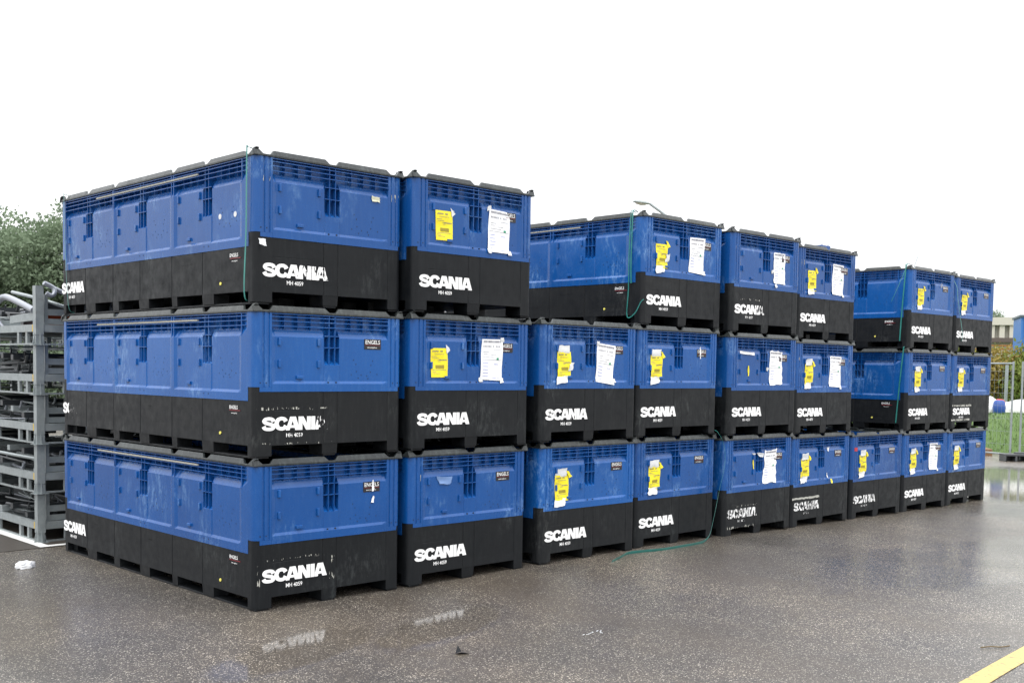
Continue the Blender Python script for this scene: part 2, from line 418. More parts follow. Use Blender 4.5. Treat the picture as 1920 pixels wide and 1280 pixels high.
for mp in (SIDE, FAR):
    m.map = mp
    us = [.09]
    for x in (LL-2.65, LL-2.13, LL-1.66, LL-1.15, LL-.70): us += [x-.006, x, x+.006]
    us += [LL-.09]; zs = [.0835, .09, .15, .153, .156, .28, .283, .286, .37, .3745]
    g = lambda u, z: .0035 + (.005 if any(abs(u-(LL-q)) < .001 for q in (2.65, 2.13, 1.66, 1.15, .70)) else 0) - (.0015 if z < .1 else 0)
    m.field(us, zs, g, .05)
    # shallow moulded frames on the long side
    for a, b, z0, z1 in ((2.25, 2.42, .15, .19), (1.28, 1.46, .12, .19), (.30, .50, .12, .17), (1.80, 1.98, .30, .306), (.85, 1.02, .30, .306), (2.72, 2.84, .31, .316), (2.45, 2.5, .3, .304), (1.48, 1.53, .295, .299)):
        m.box(LL-b, LL-a, .0022, .01, z1-.003, z1); m.box(LL-b, LL-a, .0022, .01, z0, z0+.003)
m.map = FRONT
for i, (x0, x1) in enumerate(SX):
    for j, (y0, y1) in enumerate(SY):
        if i in (0, 2) and j in (0, 6):
            a0 = (x0+.05, x1-.002) if i == 0 else (x0+.002, x1-.05); b0 = (y0+.051, y1) if j == 0 else (y0, y1-.051)
            m.box(a0[0], a0[1], b0[0], b0[1], .016, .084)
        else: m.box(x0+.003, x1-.003, y0+.004, y1-.004, .014, .084, .004)
m.box(.049, W-.049, .049, LL-.049, .0845, .12)
ME['base'] = m.mesh('base', BLACK, smooth=False)
m = MB(); m.box(.078, W-.078, .078, LL-.078, .875, .880); ME['shade_sheet'] = m.mesh('inner_shade_sheet', BLACK)  # added black sheet, darkens the hollow inside seen through the slots
m = MB()
m.box(.035, .127, .085, .1274, .437, .4662) if 0 else None
blips = []
rm = []
for i in range(3):
    m = MB(); x0, x1 = SX[i]; m.box(x0+.014, x1-.014, .012, LL-.012, 0, .0145); rm.append(m.mesh('skid', BLACK, bevel=.003))
def rim_profile(u0, u1, notches, z0=.954, z1=1.0):
    p = [(u0, z0), (u1, z0), (u1, z1-.004), (u1-.006, z1)]
    for c in reversed(notches):
        p += [(c+.056, z1), (c+.026, z1-.030), (c-.026, z1-.030), (c-.056, z1)]
    p += [(u0+.006, z1), (u0, z1-.004)]
    return p
m = MB()
for mp in (FRONT, BACK):
    m.map = (lambda mp_: lambda u, d, z: mp_(u, d+max(0, z-.962)*.42*(1 if d < .0121 else 0), z))(mp); m.prism(rim_profile(-.010, W+.010, [.085, .6, 1.115]), -.008, .012, 'y'); m.box(-.006, W+.006, .0122, .055, .9545, .968)
for mp in (SIDE, FAR):
    m.map = (lambda mp_: lambda u, d, z: mp_(u, d+max(0, z-.962)*.42*(1 if d < .0121 else 0), z))(mp); m.prism(rim_profile(.0125, LL-.0125, [.105, .55, 1.05, LL-1.125, LL-.65, LL-.105]), -.008, .012, 'y'); m.box(.0555, LL-.0555, .0122, .055, .9545, .968)
for mp in corner_maps:      # raised stacking ears
    m.map = mp; m.prism([(-.004, .999), (.032, .999), (.024, 1.008), (.004, 1.008)], -.004, .030, 'y')
ME['rim'] = m.mesh('rim', RIM, bevel=.006)
m = MB(); m.map = SIDE; m.box(LL-2.42, LL-.76, -.004, .01, .907, .919); ME['handle_strip'] = m.mesh('handle_strip', STRIP, bevel=.002)
mpl = lambda u, dd, z: (-dd, -u, z)
hookF = [hook_mesh(0, FRONT), hook_mesh(1, FRONT)]
hookS = [hook_mesh(0, lambda u, d, z: (d, -u, z)), hook_mesh(1, lambda u, d, z: (d, -u, z))]

# ---- lettering
def curve_mesh(name, polys, mat, mp, eps=0):
    """flat filled letters from outlines (even-odd holes)"""
    cu = bpy.data.curves.new(name, 'CURVE'); cu.dimensions = '2D'; cu.fill_mode = 'BOTH'
    for poly in polys:
        sp = cu.splines.new('POLY'); sp.points.add(len(poly)-1); sp.use_cyclic_u = True
        for p, q in zip(sp.points, poly): p.co = (q[0], q[1], 0, 1)
    return to_mesh(cu, name, mat, mp)
def to_mesh(cu, name, mat, mp):
    o = bpy.data.objects.new(name, cu); COL.objects.link(o)
    dg = bpy.context.evaluated_depsgraph_get(); me = bpy.data.meshes.new_from_object(o.evaluated_get(dg), depsgraph=dg)
    bpy.data.objects.remove(o); bpy.data.curves.remove(cu)
    for v in me.vertices: v.co = mp(v.co.x, v.co.y)
    me.materials.clear(); me.materials.append(mat)
    for p in me.polygons: p.material_index = 0
    me.name = name; me.update(); return me
def text_mesh(name, s, h, mat, mp, bold=0.0, wid=1.0, x0=0, z0=0):
    cu = bpy.data.curves.new(name, 'FONT'); cu.body = s; cu.size = 1; cu.offset = bold; cu.resolution_u = 2
    k = h/.72
    return to_mesh(cu, name, mat, lambda x, y: mp(x0+x*k*wid, z0+y*k))
def outline_parts(parts, mat, mp):
    V, Fc = [], []
    for k, (kind, data) in enumerate(parts):
        dz = .00012*k
        if kind == 'strip':
            o = len(V); n = len(data)//2; V += [mp(x, y, dz) for x, y in data]
            Fc += [(o+i, o+i+1, o+2*n-2-i, o+2*n-1-i) for i in range(n-1)]
        else:
            me = curve_mesh('tmp', data, mat, lambda x, y: mp(x, y, dz)); o = len(V)
            V += [tuple(v.co) for v in me.vertices]; Fc += [tuple(o+i for i in p.vertices) for p in me.polygons]; bpy.data.meshes.remove(me)
    me = bpy.data.meshes.new('lettering'); me.from_pydata(V, [], Fc); me.materials.append(mat); return me
def stroke(path, tx, ty, n=7):
    """outline of a thick stroke, thinner where it runs sideways"""
    P = smooth_path([(x, y, 0) for x, y in path], n); Lf, Rt = [], []
    for i, p in enumerate(P):
        a = P[max(i-1, 0)]; b = P[min(i+1, len(P)-1)]; t = Vector((b[0]-a[0], b[1]-a[1])).normalized(); nn = Vector((-t.y, t.x))
        Lf.append((p[0]+nn.x*tx, p[1]+nn.y*ty)); Rt.append((p[0]-nn.x*tx, p[1]-nn.y*ty))
    return Lf+Rt[::-1]
def shift(poly, dx, s=1): return [(x*s+dx, y) for x, y in poly]
S_ = stroke([(.98, .66), (.86, .82), (.58, .87), (.30, .83), (.20, .70), (.30, .575), (.58, .50), (.86, .42), (.97, .29), (.86, .15), (.56, .115), (.26, .16), (.13, .32)], .185, .125)
C_ = stroke([(1.06, .66), (.94, .81), (.68, .875), (.36, .79), (.205, .5), (.36, .21), (.68, .125), (.94, .19), (1.07, .35)], .205, .13)
A_ = [(0, 0), (.45, 1), (.98, 1), (1.36, 0), (.93, 0), (.87, .17), (.47, .17), (.41, 0)]
Ah = [(.56, .37), (.80, .37), (.69, .68)]
N_ = [(0, 0), (0, 1), (.46, 1), (.78, .50), (.78, 1), (1.14, 1), (1.14, 0), (.70, 0), (.36, .52), (.36, 0)]
I_ = [(0, 0), (0, 1), (.38, 1), (.38, 0)]
A1 = [(2.08 if i == 0 else x, y) for i, (x, y) in enumerate(shift(A_, 2.02))]
A2 = [(4.82, 0), (4.82, .30), (5.07, 1), (5.60, 1), (5.97, 0), (5.53, 0), (5.47, .17), (5.14, .17), (5.10, 0)]
WORD = [('strip', shift(S_, -.03, 1.04)), ('strip', shift(C_, 1.05, .98)), ('fill', [A1, shift(Ah, 2.02)]), ('fill', [shift(N_, 3.24)]), ('fill', [shift(I_, 4.42)]), ('fill', [A2, shift(Ah, 4.63)])]
def word_mesh(x0, z0, wd, h, mpf): return outline_parts(WORD, WHITE, lambda x, y, q: mpf(x0+x*wd/5.97, z0+y*h, q))
fd = lambda dep: (lambda u, z, q=0: (u, dep-q, z))
sdp = lambda dep: (lambda u, z, q=0: (dep-q, LL-u, z))
ME['word_f'] = word_mesh(.058, .182, .505, .090, fd(.0005))
ME['word_s'] = word_mesh(.012, .182, .455, .090, sdp(.0005))
ME['num_f'] = text_mesh('number', 'MH 4059', .027, WHITE, fd(.0005), .012, .92, .235, .137)
ME['num_s'] = text_mesh('number', 'MH 4059', .027, WHITE, sdp(.0005), .012, .92, .15, .137)
m = MB(); m.box(.873, 1.016, PAN-.003, PAN+.001, .731, .802); ME['plate'] = m.mesh('maker_plate', PLATE)
ME['plate_t'] = text_mesh('maker_name', 'ENGELS', .028, WHITE, fd(PAN-.0036), .006, .95, .880, .768)
ME['plate_w'] = text_mesh('maker_address', 'www.engels.eu', .010, WHITE, fd(PAN-.0036), .01, 1.0, .897, .740)
m = MB(); m.box(.880, 1.010, PAN-.0042, PAN-.0031, .758, .762); ME['plate_r'] = m.mesh('red_line', RED)
ME['sp_t'] = text_mesh('maker_name', 'ENGELS', .024, WHITE, sdp(.0005), .012, .95, LL-.325, .318)
ME['sp_w'] = text_mesh('maker_address', 'www.engels.eu', .009, WHITE, sdp(.0005), .006, 1.0, LL-.30, .287)
m = MB(); m.map = SIDE; m.box(LL-.325, LL-.185, .0002, .004, .306, .312); ME['sp_r'] = m.mesh('red_line', RED)
m = MB(); m.map = SIDE
m.prism([(LL-.448+.011*math.cos(R(a)), .149+.011*math.sin(R(a))) for a in range(0, 360, 36)], -.0015, .004, 'y')
ME['dot'] = m.mesh('round_sticker', Mat('pale_yellow_dot', (.80, .72, .15, 1), .5).m)

# ---- labels
def blob(c, mat_idx, m, poly, dep): pass
def lerp2(c, s, t):
    (a, b, cc, dd) = c   # TL TR BL BR
    return ((a[0]*(1-s)+b[0]*s)*(1-t)+(cc[0]*(1-s)+dd[0]*s)*t, (a[1]*(1-s)+b[1]*s)*(1-t)+(cc[1]*(1-s)+dd[1]*s)*t)
def sheet_depth(z, s, t, ph): 
    base = .009 if z > .52 else .009-(.52-z)*.42
    return base-.004*math.sin(s*3.1+ph)*math.sin(t*7+ph*2)-.0025
def paper_sheet(name, mat, c, parent, ph=0, ns=6, ntt=10, ragged=0, off=0.0):
    rnd = random.Random(int(ph*1000)+int(c[0][0]*1e4)); m = MB(); vs = []
    for k in range(2):
        for j in range(ntt+1):
            for i in range(ns+1):
                s, t = i/ns, j/ntt; x, z = lerp2(c, s, t)
                vs.append([x, sheet_depth(z, s, t, ph)-off+(.0008 if k else 0), z])
    n1 = (ns+1)*(ntt+1)
    if ragged:
        for j in range(ntt+1):
            for i in (0, ns):
                dx = rnd.uniform(-ragged, ragged)
                for k in range(2): vs[k*n1+j*(ns+1)+i][0] += dx
        for i in range(ns+1):
            for j in (0, ntt):
                dz = rnd.uniform(-ragged, ragged)
                for k in range(2): vs[k*n1+j*(ns+1)+i][2] += dz
    fs = []
    for j in range(ntt):
        for i in range(ns):
            a = j*(ns+1)+i; fs += [(a, a+1, a+ns+2, a+ns+1), (n1+a, n1+a+ns+1, n1+a+ns+2, n1+a+1)]
    m.add([tuple(p) for p in vs], fs)
    return link(name, m.mesh(name, mat, smooth=True), parent)
def prints(c, parent, ph, marks, mat, name='print'):
    m = MB()
    for (s0, s1, t0, t1) in marks:
        nn = max(1, int((s1-s0)*6)); mm = max(1, int((t1-t0)*10))
        for a in range(nn):
            for b in range(mm):
                q = []
                for s, t in ((s0+(s1-s0)*a/nn, t0+(t1-t0)*b/mm), (s0+(s1-s0)*(a+1)/nn, t0+(t1-t0)*b/mm), (s0+(s1-s0)*(a+1)/nn, t0+(t1-t0)*(b+1)/mm), (s0+(s1-s0)*a/nn, t0+(t1-t0)*(b+1)/mm)):
                    x, z = lerp2(c, s, t); q.append((x, sheet_depth(z, s, t, ph)-.0016, z))
                m.add(q, [(0, 1, 2, 3)])
    return link(name, m.mesh(name, mat), parent)
rl = random.Random(3)
def yellow_label(root, x=.19, z=.745, sk=0.0, tapes='tb', ph=.3, arrow=True):
    c = [(x, z), (x+.163, z+.002), (x+.008+sk, z-.215), (x+.168+sk, z-.213)]
    y = paper_sheet('yellow_label', YELLOW, c, root, ph)
    mk = []
    for k in range(14): mk.append((.10+k*.045, .125+k*.045, .08, .135)) if k not in (8, 9) else None
    for t, a, b in ((.20, .2, .8), (.28, .06, .35), (.34, .1, .5), (.40, .4, .95), (.45, .42, .6), (.74, .1, .9), (.80, .08, .3), (.86, .1, .55)):
        mk.append((a, b, t, t+.012))
    for k in range(6): mk.append((.52+k*.07, .56+k*.07, .385, .425))
    prints(c, y, ph, [q for q in mk if q], INK)
    prints(c, y, ph, [(.28, .78, .58, .70)], INKY, 'barcode_block')
    if arrow: paper_sheet('label_flap', YELLOW, [(x+.135, z+.035), (x+.160, z+.030), (x+.165, z-.03), (x+.200, z-.015)], y, ph+1, 2, 3, .001, .006)
    if 't' in tapes: paper_sheet('tape', TAPE, [(x+.018, z+.052), (x+.145, z+.056), (x+.005, z-.012), (x+.140, z-.008)], y, ph+2, 4, 3, .004, .003)
    if 'b' in tapes: paper_sheet('tape', TAPE, [(x+.004+sk, z-.195), (x+.140+sk, z-.192), (x-.02+sk, z-.262), (x+.105+sk, z-.25)], y, ph+3, 4, 3, .006, .003)
    if 'r' in tapes: paper_sheet('tape', TAPE, [(x+.15, z-.09), (x+.20, z-.08), (x+.13, z-.16), (x+.185, z-.15)], y, ph+3, 3, 3, .006, .003)
    if 'c' in tapes: paper_sheet('tape', TAPE, [(x+.145, z+.028), (x+.175, z+.005), (x+.155, z-.04), (x+.190, z-.012)], y, ph+4, 2, 2, .002, .003)
    return y
def note(root, c=None, ph=.9, tapes=(), rag=0):
    c = c or [(.71, .815), (.92, .812), (.695, .492), (.91, .488)]
    y = paper_sheet('delivery_note', NOTE, c, root, ph, ragged=rag)
    mk = []
    rr_ = random.Random(int(ph*100)); s = .08
    while s < .9: wdt = rr_.choice((.012, .02, .028)); mk.append((s, s+wdt, .035, .085)); s += wdt+rr_.choice((.014, .02))
    for k in range(12):
        if k not in (6, 8): mk.append((.09+k*.065, .09+k*.065+.03, .155, .195))
    for t, a, b in ((.26, .55, .9), (.31, .1, .35), (.36, .12, .3), (.385, .45, .7), (.44, .1, .6), (.50, .05, .95)): mk.append((a, b, t, t+.008))
    prints(c, y, ph, mk, INK)
    mk = [(.10+.05*q, .135+.05*q, t, t+.018) for t in (.58, .66, .74, .82, .90) for q in range(5)]+[(.55, .9, .93, .945), (.6, .8, .60, .612)]
    prints(c, y, ph, mk, INKB, 'blue_print')
    prints(c, y, ph, [(.72, .82, .45, .50)], INKG, 'green_stamp')
    for tx, tz in tapes: paper_sheet('tape', TAPE, [(tx-.018, tz+.018), (tx+.016, tz+.02), (tx-.02, tz-.018), (tx+.018, tz-.014)], y, ph+2, 2, 2, .004, .003)
    return y
INKB = Mat('print_ink_blue', (.25, .28, .60, 1), .6).m
INKG = Mat('print_ink_green', (.03, .30, .16, 1), .6).m

GROUP = 'blue and black folding bulk containers stacked in the yard'
def container(key, x, y, tier, label, side=False, wear=0, wfrom=-9, numwear=None, swear=0, swfrom=-9, plate=True, rz=0):
    z = gz(x+.6)+tier*1.0053
    root = link('bulk_container', None, None, (x, y, z), R(rz), label, 'container', GROUP)
    link('base', ME['base'], root)
    for q in rm: link('skid', q, root)
    link('front_wall', wf, root); fw = root.children[-1] if root.children else None
    fw = [o for o in bpy.data.objects if o.parent == root and o.data == wf][0]
    link('back_wall', wb, root); sw = link('side_wall', ws, root); link('side_wall', wr, root)
    link('inner_shade_sheet', ME['shade_sheet'], root)
    for p in post_meshes: link('corner_post', p, root)
    link('rim', ME['rim'], root)
    for hz_, u, zz in hook_spots(FS): link('hook', hookF[hz_], fw, (u, .002, zz))
    if side:
        for hz_, u, zz in hook_spots(SSEC): link('hook', hookS[hz_], sw, (.002, LL-u, zz if not hz_ else .478))
        link('handle_strip', ME['handle_strip'], root)
        o = link('lettering', ME['word_s'], root); o['wear'] = float(swear); o['wear_from'] = float(swfrom)
        o = link('number', ME['num_s'], root); o['wear'] = float(swear); o['wear_from'] = float(swfrom)
        for k in ('sp_t', 'sp_w'): link({'sp_t': 'maker_name', 'sp_w': 'maker_address'}[k], ME[k], root)
        link('red_line', ME['sp_r'], root); link('round_sticker', ME['dot'], root)
    o = link('lettering', ME['word_f'], root); o['wear'] = float(wear); o['wear_from'] = float(wfrom)
    o = link('number', ME['num_f'], root); o['wear'] = float(wear if numwear is None else numwear); o['wear_from'] = -9.0
    if plate:
        p = link('maker_plate', ME['plate'], root)
        link('maker_name', ME['plate_t'], p); link('maker_address', ME['plate_w'], p); link('red_line', ME['plate_r'], p)
    return root
def scrap(root, c, mat=None, ph=.2, name='torn_paper', off=.002): return paper_sheet(name, mat or TAPE, c, root, ph, 3, 4, .004, off)

POS = {(1, 0): (0, 0), (1, 1): (-.006, -.007), (1, 2): (.018, .028), (2, 0): (1.265, -.018), (2, 1): (1.253, -.047), (2, 2): (1.243, -.068),
       (3, 0): (2.614, -.03), (3, 1): (2.56, -.071), (4, 0): (3.857, .003), (4, 1): (3.803, -.036), (4, 2): (3.881, -.011),
       (5, 0): (5.16, -.035), (5, 1): (5.155, -.063), (5, 2): (5.158, -.062), (6, 0): (6.415, -.001), (6, 1): (6.378, -.033), (6, 2): (6.445, .006),
       (7, 0): (7.706, .026), (8, 0): (8.975, .041), (8, 1): (8.98, .031), (8, 2): (9.002, .036), (9, 0): (10.231, .065), (9, 1): (10.264, .059), (9, 2): (10.278, .053)}
SPEC = {
 (1, 0): ('container on the ground at the near left corner, unbroken lettering and no paper label', dict(side=True)),
 (1, 1): ('middle container of the near left corner stack, pale scuffs and broken last letter', dict(side=True, wear=.75, wfrom=.45, numwear=.35, swear=.86, swfrom=-3.04)),
 (1, 2): ('topmost container of the near left corner stack with a small cream patch and chipped lettering', dict(side=True, wear=.27, wfrom=.24, plate=False, numwear=0)),
 (2, 0): ('container with only a faded tape scrap, on the ground second from the left', {}),
 (2, 1): ('container with yellow label and white note, middle of the second stack from the left', {}),
 (2, 2): ('container with yellow label and white note, topmost of the second stack from the left', dict(numwear=.15)),
 (3, 0): ('container with one taped yellow label, on the ground third from the left', {}),
 (3, 1): ('container with slanting white note, top of the two-high third stack', dict(wear=.2, wfrom=.0)),
 (4, 0): ('container with one yellow label, on the ground just left of the loose green strap', {}),
 (4, 1): ('container with a white streak across its maker plate, middle of the fourth stack', dict(wear=.12)),
 (4, 2): ('topmost container of the fourth stack with its long left side showing and green straps', dict(side=True)),
 (5, 0): ('container with shredded lettering on the ground, right of the loose green strap', dict(wear=.48, numwear=.6)),
 (5, 1): ('container with torn yellow sliver and white note, middle of the fifth stack', dict(wear=.05, numwear=.25)),
 (5, 2): ('topmost container of the fifth stack with a white note but no yellow label', dict(wear=.5, wfrom=.38, numwear=.4)),
 (6, 0): ('container on the ground sixth from the left, smeared lettering under a white scrape', dict(wear=.47, numwear=.6)),
 (6, 1): ('container with yellow label and long white note, middle of the sixth stack', {}),
 (6, 2): ('topmost container of the sixth stack with yellow label and long white note', {}),
 (7, 0): ('single uncovered container with a red sticker on its post, nothing stacked on it', dict(wear=.5, wfrom=-9, numwear=.5)),
 (8, 0): ('container with yellow label and white note, on the ground next to the last', {}),
 (8, 1): ('middle container of the second stack from the right end, green strap on its long side', dict(side=True)),
 (8, 2): ('topmost container of the second stack from the right end, green straps on its long side', dict(side=True)),
 (9, 0): ('container with one yellow label, on the ground at the right end of the row', dict(wear=.2, numwear=.3)),
 (9, 1): ('middle container of the right end stack with white scrapes above and below its lettering', {}),
 (9, 2): ('topmost container at the right end of the row with a leaning yellow label', {}),
}
CT = {}
YAW = {(1, 1): -.10, (1, 2): .12, (2, 0): .15, (2, 2): -.12, (3, 0): -.2, (3, 1): .25, (4, 0): .15, (4, 2): .18, (7, 0): -.2, (8, 0): .1, (8, 2): -.12, (9, 0): .2, (9, 1): -.2, (9, 2): .2}
for k in POS:
    x, y = POS[k]; lab, kw = SPEC[k]
    CT[k] = container(k, x, y, k[1], lab, rz=YAW.get(k, 0), **kw)
# labels on them
yellow_label(CT[2, 2], .205, .745, 0, 'c', .3, False); note(CT[2, 2], [(.735, .81), (.952, .80), (.722, .487), (.945, .484)], .9, [(.735, .812), (.73, .492), (.94, .488)])
yellow_label(CT[2, 1], .18, .748, 0, 'c', .6, False); note(CT[2, 1], [(.69, .828), (.908, .83), (.672, .519), (.90, .51)], 1.3, [(.90, .826), (.675, .519), (.893, .510)])
yellow_label(CT[3, 0], .17, .725, 0, 'tb', .8)
yellow_label(CT[3, 1], .19, .737, 0, 'tbr', 1.1, False); note(CT[3, 1], [(.683, .822), (.915, .80), (.660, .496), (.878, .468)], 1.7, [(.69, .815), (.89, .50)])
yellow_label(CT[4, 0], .19, .735, -.005, 'tb', 1.4); yellow_label(CT[4, 1], .19, .735, .0, 'tb', 1.5)
yellow_label(CT[4, 2], .185, .73, .0, 'rb', 1.8); note(CT[4, 2], [(.69, .83), (.915, .835), (.67, .51), (.89, .495)], 2.1, [(.90, .51)])
note(CT[5, 0], [(.70, .83), (.91, .835), (.66, .495), (.90, .50)], 2.5, (), .012); note(CT[5, 1], [(.70, .835), (.92, .83), (.69, .49), (.93, .50)], 2.9, [(.66, .65)], .008)
note(CT[5, 2], [(.72, .815), (.93, .82), (.73, .51), (.93, .50)], 3.1, [(.70, .62), (.75, .48)], .006)
for k, sk, tp in (((6, 0), -.01, 'tb'), ((6, 1), -.005, 'tb'), ((6, 2), 0, 'b'), ((7, 0), -.01, 'tb'), ((8, 0), -.01, 'tb'), ((8, 1), -.005, 'tb'), ((8, 2), -.01, 'b'), ((9, 0), -.01, 'tb'), ((9, 1), -.01, 'tb'), ((9, 2), -.01, 'b')):
    yellow_label(CT[k], .19+rl.uniform(-.01, .015), .735+rl.uniform(-.01, .01), sk, tp, 2+k[0]*.37+k[1])
for k in ((6, 1), (6, 2), (8, 0)): note(CT[k], [(.70, .83), (.93, .825), (.685, .50), (.92, .49)], 3.5+k[0]+k[1], [(.90, .49)])
# scraps and stickers
scrap(CT[1, 2], [(.93, .80), (1.0, .797), (.932, .765), (1.0, .762)], Mat('cream_patch', (.62, .62, .46, 1), .5).m, name='cream_patch')
scrap(CT[1, 0], [(.945, .815), (.957, .815), (.945, .735), (.958, .735)], NOTE, .4, off=.008); scrap(CT[1, 0], [(.955, .70), (.965, .70), (.94, .655), (.962, .653)], NOTE, .5)
scrap(CT[2, 0], [(.26, .80), (.42, .79), (.29, .745), (.40, .735)], Mat('faded_tape', (.16, .27, .52, 1), .4).m, .6, 'faded_tape')
scrap(CT[4, 1], [(.90, .825), (.915, .825), (.91, .715), (.925, .715)], NOTE, .7, off=.008)
scrap(CT[5, 0], [(.46, .815), (.52, .81), (.48, .80), (.53, .80)], TAPE, .4); scrap(CT[5, 0], [(.53, .815), (.66, .81), (.58, .775), (.65, .765)], TAPE, .5, off=.012)
scrap(CT[5, 0], [(.475, .745), (.495, .745), (.485, .655), (.505, .655)], YELLOW, .6)
scrap(CT[5, 1], [(.17, .825), (.42, .81), (.18, .80), (.43, .785)], NOTE, .5); scrap(CT[5, 1], [(.315, .68), (.335, .68), (.315, .58), (.338, .58)], YELLOW, .4)
scrap(CT[6, 0], [(.70, .84), (.75, .84), (.722, .79), (.732, .79)], NOTE, .5); scrap(CT[6, 0], [(.70, .56), (.715, .56), (.72, .50), (.735, .50)], NOTE, .5)
scrap(CT[6, 0], [(.75, .49), (.785, .49), (.745, .445), (.775, .445)], YELLOW, .2, off=.012)
m = MB(); m.box(.05, .11, -.003, .012, .79, .83); link('red_sticker', m.mesh('red_sticker', REDS), CT[7, 0])
m = MB(); m.map = SIDE; m.add([(LL-.52, .0145, .50), (LL-.47, .0145, .50), (LL-.495, .0145, .56), (LL-.52, .0157, .50), (LL-.47, .0157, .50), (LL-.495, .0157, .56)], [(0, 1, 2), (5, 4, 3), (0, 3, 4, 1), (1, 4, 5, 2), (2, 5, 3, 0)])
link('torn_paper', m.mesh('torn_paper', NOTE), CT[1, 1])
m = MB(); m.map = SIDE
for q in (.27, .47): m.prism([(LL-q+.019*math.cos(R(a)), .60+.019*math.sin(R(a))) for a in range(0, 360, 30)], PAN-.002, PAN+.002, 'y')
link('round_mark', m.mesh('round_mark', TAPE), CT[1, 2])
scrap(CT[1, 2], [(-.004, .42), (.045, .415), (-.004, .375), (.04, .37)], TAPE, .3, 'corner_tape', off=.011)
SCR = worn('pale_scrape', (.42, .42, .38, 1), .6, 26)
def scrape(root, x0, x1, z0, z1, wr_, dep=-.0006):
    m = MB(); n = 14; up = [(x0+(x1-x0)*i/n, z1+random.uniform(-.006, .004)) for i in range(n+1)]; dn = [(x0+(x1-x0)*i/n, z0+random.uniform(-.004, .006)) for i in range(n+1)]
    m.add([(x, dep+.002, z) for x, z in dn+up], [(i, i+1, n+2+i, n+1+i) for i in range(n)])
    o = link('scrape', m.mesh('scrape', SCR), root); o['wear'] = float(wr_); o['wear_from'] = -9.0
scrape(CT[6, 0], .02, .56, .300, .325, .25); scrape(CT[9, 1], .04, .60, .29, .315, .40); scrape(CT[9, 1], .02, .56, .105, .125, .40)
scrape(CT[1, 1], .05, .60, .318, .335, .62); scrape(CT[1, 1], .05, .60, .090, .104, .70); scrape(CT[1, 0], .05, .60, .322, .336, .66)
scrape(CT[1, 0], .585, .625, .15, .31, .62); scrape(CT[5, 0], .06, .56, .078, .10, .62); scrape(CT[5, 2], .04, .56, .315, .33, .66)
for k, xa in (((1, 2), .052), ((2, 0), .05), ((4, 1), .04), ((5, 2), .05), ((6, 1), .06), ((6, 2), .05), ((1, 2), 1.10), ((6, 1), 1.09), ((9, 0), .05), ((8, 2), .80)):
    for q in range(3): scrape(CT[k], xa+q*.027, xa+q*.027+.011, .775, .83, .52)
scrape(CT[1, 0], .02, .04, .12, .30, .64); scrape(CT[5, 0], .04, .58, .29, .305, .72)

# ------------------------------------------------------------------ green straps
def strap(pts, label, wd=.013, world_axis=None):
    m = MB(); P = smooth_path(pts, 6)
    m.tube(P, .006, 4, flat=(wd, .0016)); 
    return link('plastic_strap', m.mesh('plastic_strap', STRAP), None, (0, 0, 0), 0, label, 'strap', 'green plastic straps on the containers')
x12 = POS[1, 2][0]
strap([(x12+.05, .10, 3.005), (x12-.012, .098, 3.018), (x12-.02, .10, 2.98), (x12-.019, .11, 2.5), (x12-.015, .14, 2.09), (x12+.03, .15, 2.03)], 'green strap down the long side near the front corner of the tallest left stack', .014)
strap([(x12+.05, 3.07, 3.005), (x12-.012, 3.07, 3.018), (x12-.02, 3.065, 2.97), (x12-.02, 3.04, 2.5), (x12-.015, 3.0, 2.09), (x12+.03, 2.99, 2.03)], 'green strap down the far back end of the tallest left stack', .016)
x = POS[4, 2][0]
strap([(x+.05, .10, 3.02), (x-.012, .10, 3.038), (x-.024, .10, 2.98), (x-.02, .11, 2.77), (x-.018, .115, 2.55), (x-.016, .11, 2.39)], 'short green strap hanging over the topmost fourth stack container, nearest its corner', .013)
strap([(x+.05, .125, 3.02), (x-.012, .125, 3.038), (x-.02, .125, 2.97), (x-.022, .135, 2.68), (x-.016, .14, 2.35), (x-.016, .15, 2.10), (x-.02, .06, 2.12), (x-.02, -.01, 2.22), (x-.03, -.05, 2.24)], 'long green strap with curled end on the topmost fourth stack container', .010)
strap([(4.98, .06, 1.06), (5.02, -.03, 1.04), (5.085, -.07, .90), (5.075, -.09, .72), (4.98, -.10, .47), (4.86, -.13, .22), (4.77, -.15, .07), (4.62, -.17, gz(4.6)+.012), (4.3, -.20, gz(4.3)+.008), (3.98, -.21, gz(4)+.008), (3.62, -.15, gz(3.6)+.010), (3.42, -.22, gz(3.4)+.008), (3.18, -.32, gz(3.2)+.008)], 'loose green strap hanging between two stacks and lying on the ground', .032)
x = POS[8, 2][0]; zo = -.1
strap([(x+.05, .10, 2.945), (x-.012, .10, 2.945), (x-.02, .10, 2.88), (x-.02, .13, 2.40), (x-.015, .15, 2.02)], 'green strap on the long side of the topmost container second from the right end', .014)
strap([(x+.05, .08, 2.945), (x-.012, .08, 2.95), (x-.04, .10, 2.86), (x-.05, .19, 2.64), (x-.04, .26, 2.50)], 'thin pale green strap end dangling beside a taut one, second stack from the right end', .006)
x = POS[8, 1][0]
strap([(x-.005, .085, 1.945), (x-.018, .085, 1.90), (x-.018, .12, 1.49), (x-.014, .155, 1.02)], 'green strap on the long side of the middle container second from the right end', .016)
strap([(10.23, .12, 2.91), (10.235, .03, 2.75), (10.26, .02, 2.60), (10.36, .03, 2.40), (10.47, .035, 2.10), (10.48, .10, 2.02)], 'green strap slanting across the topmost container at the right end', .012)

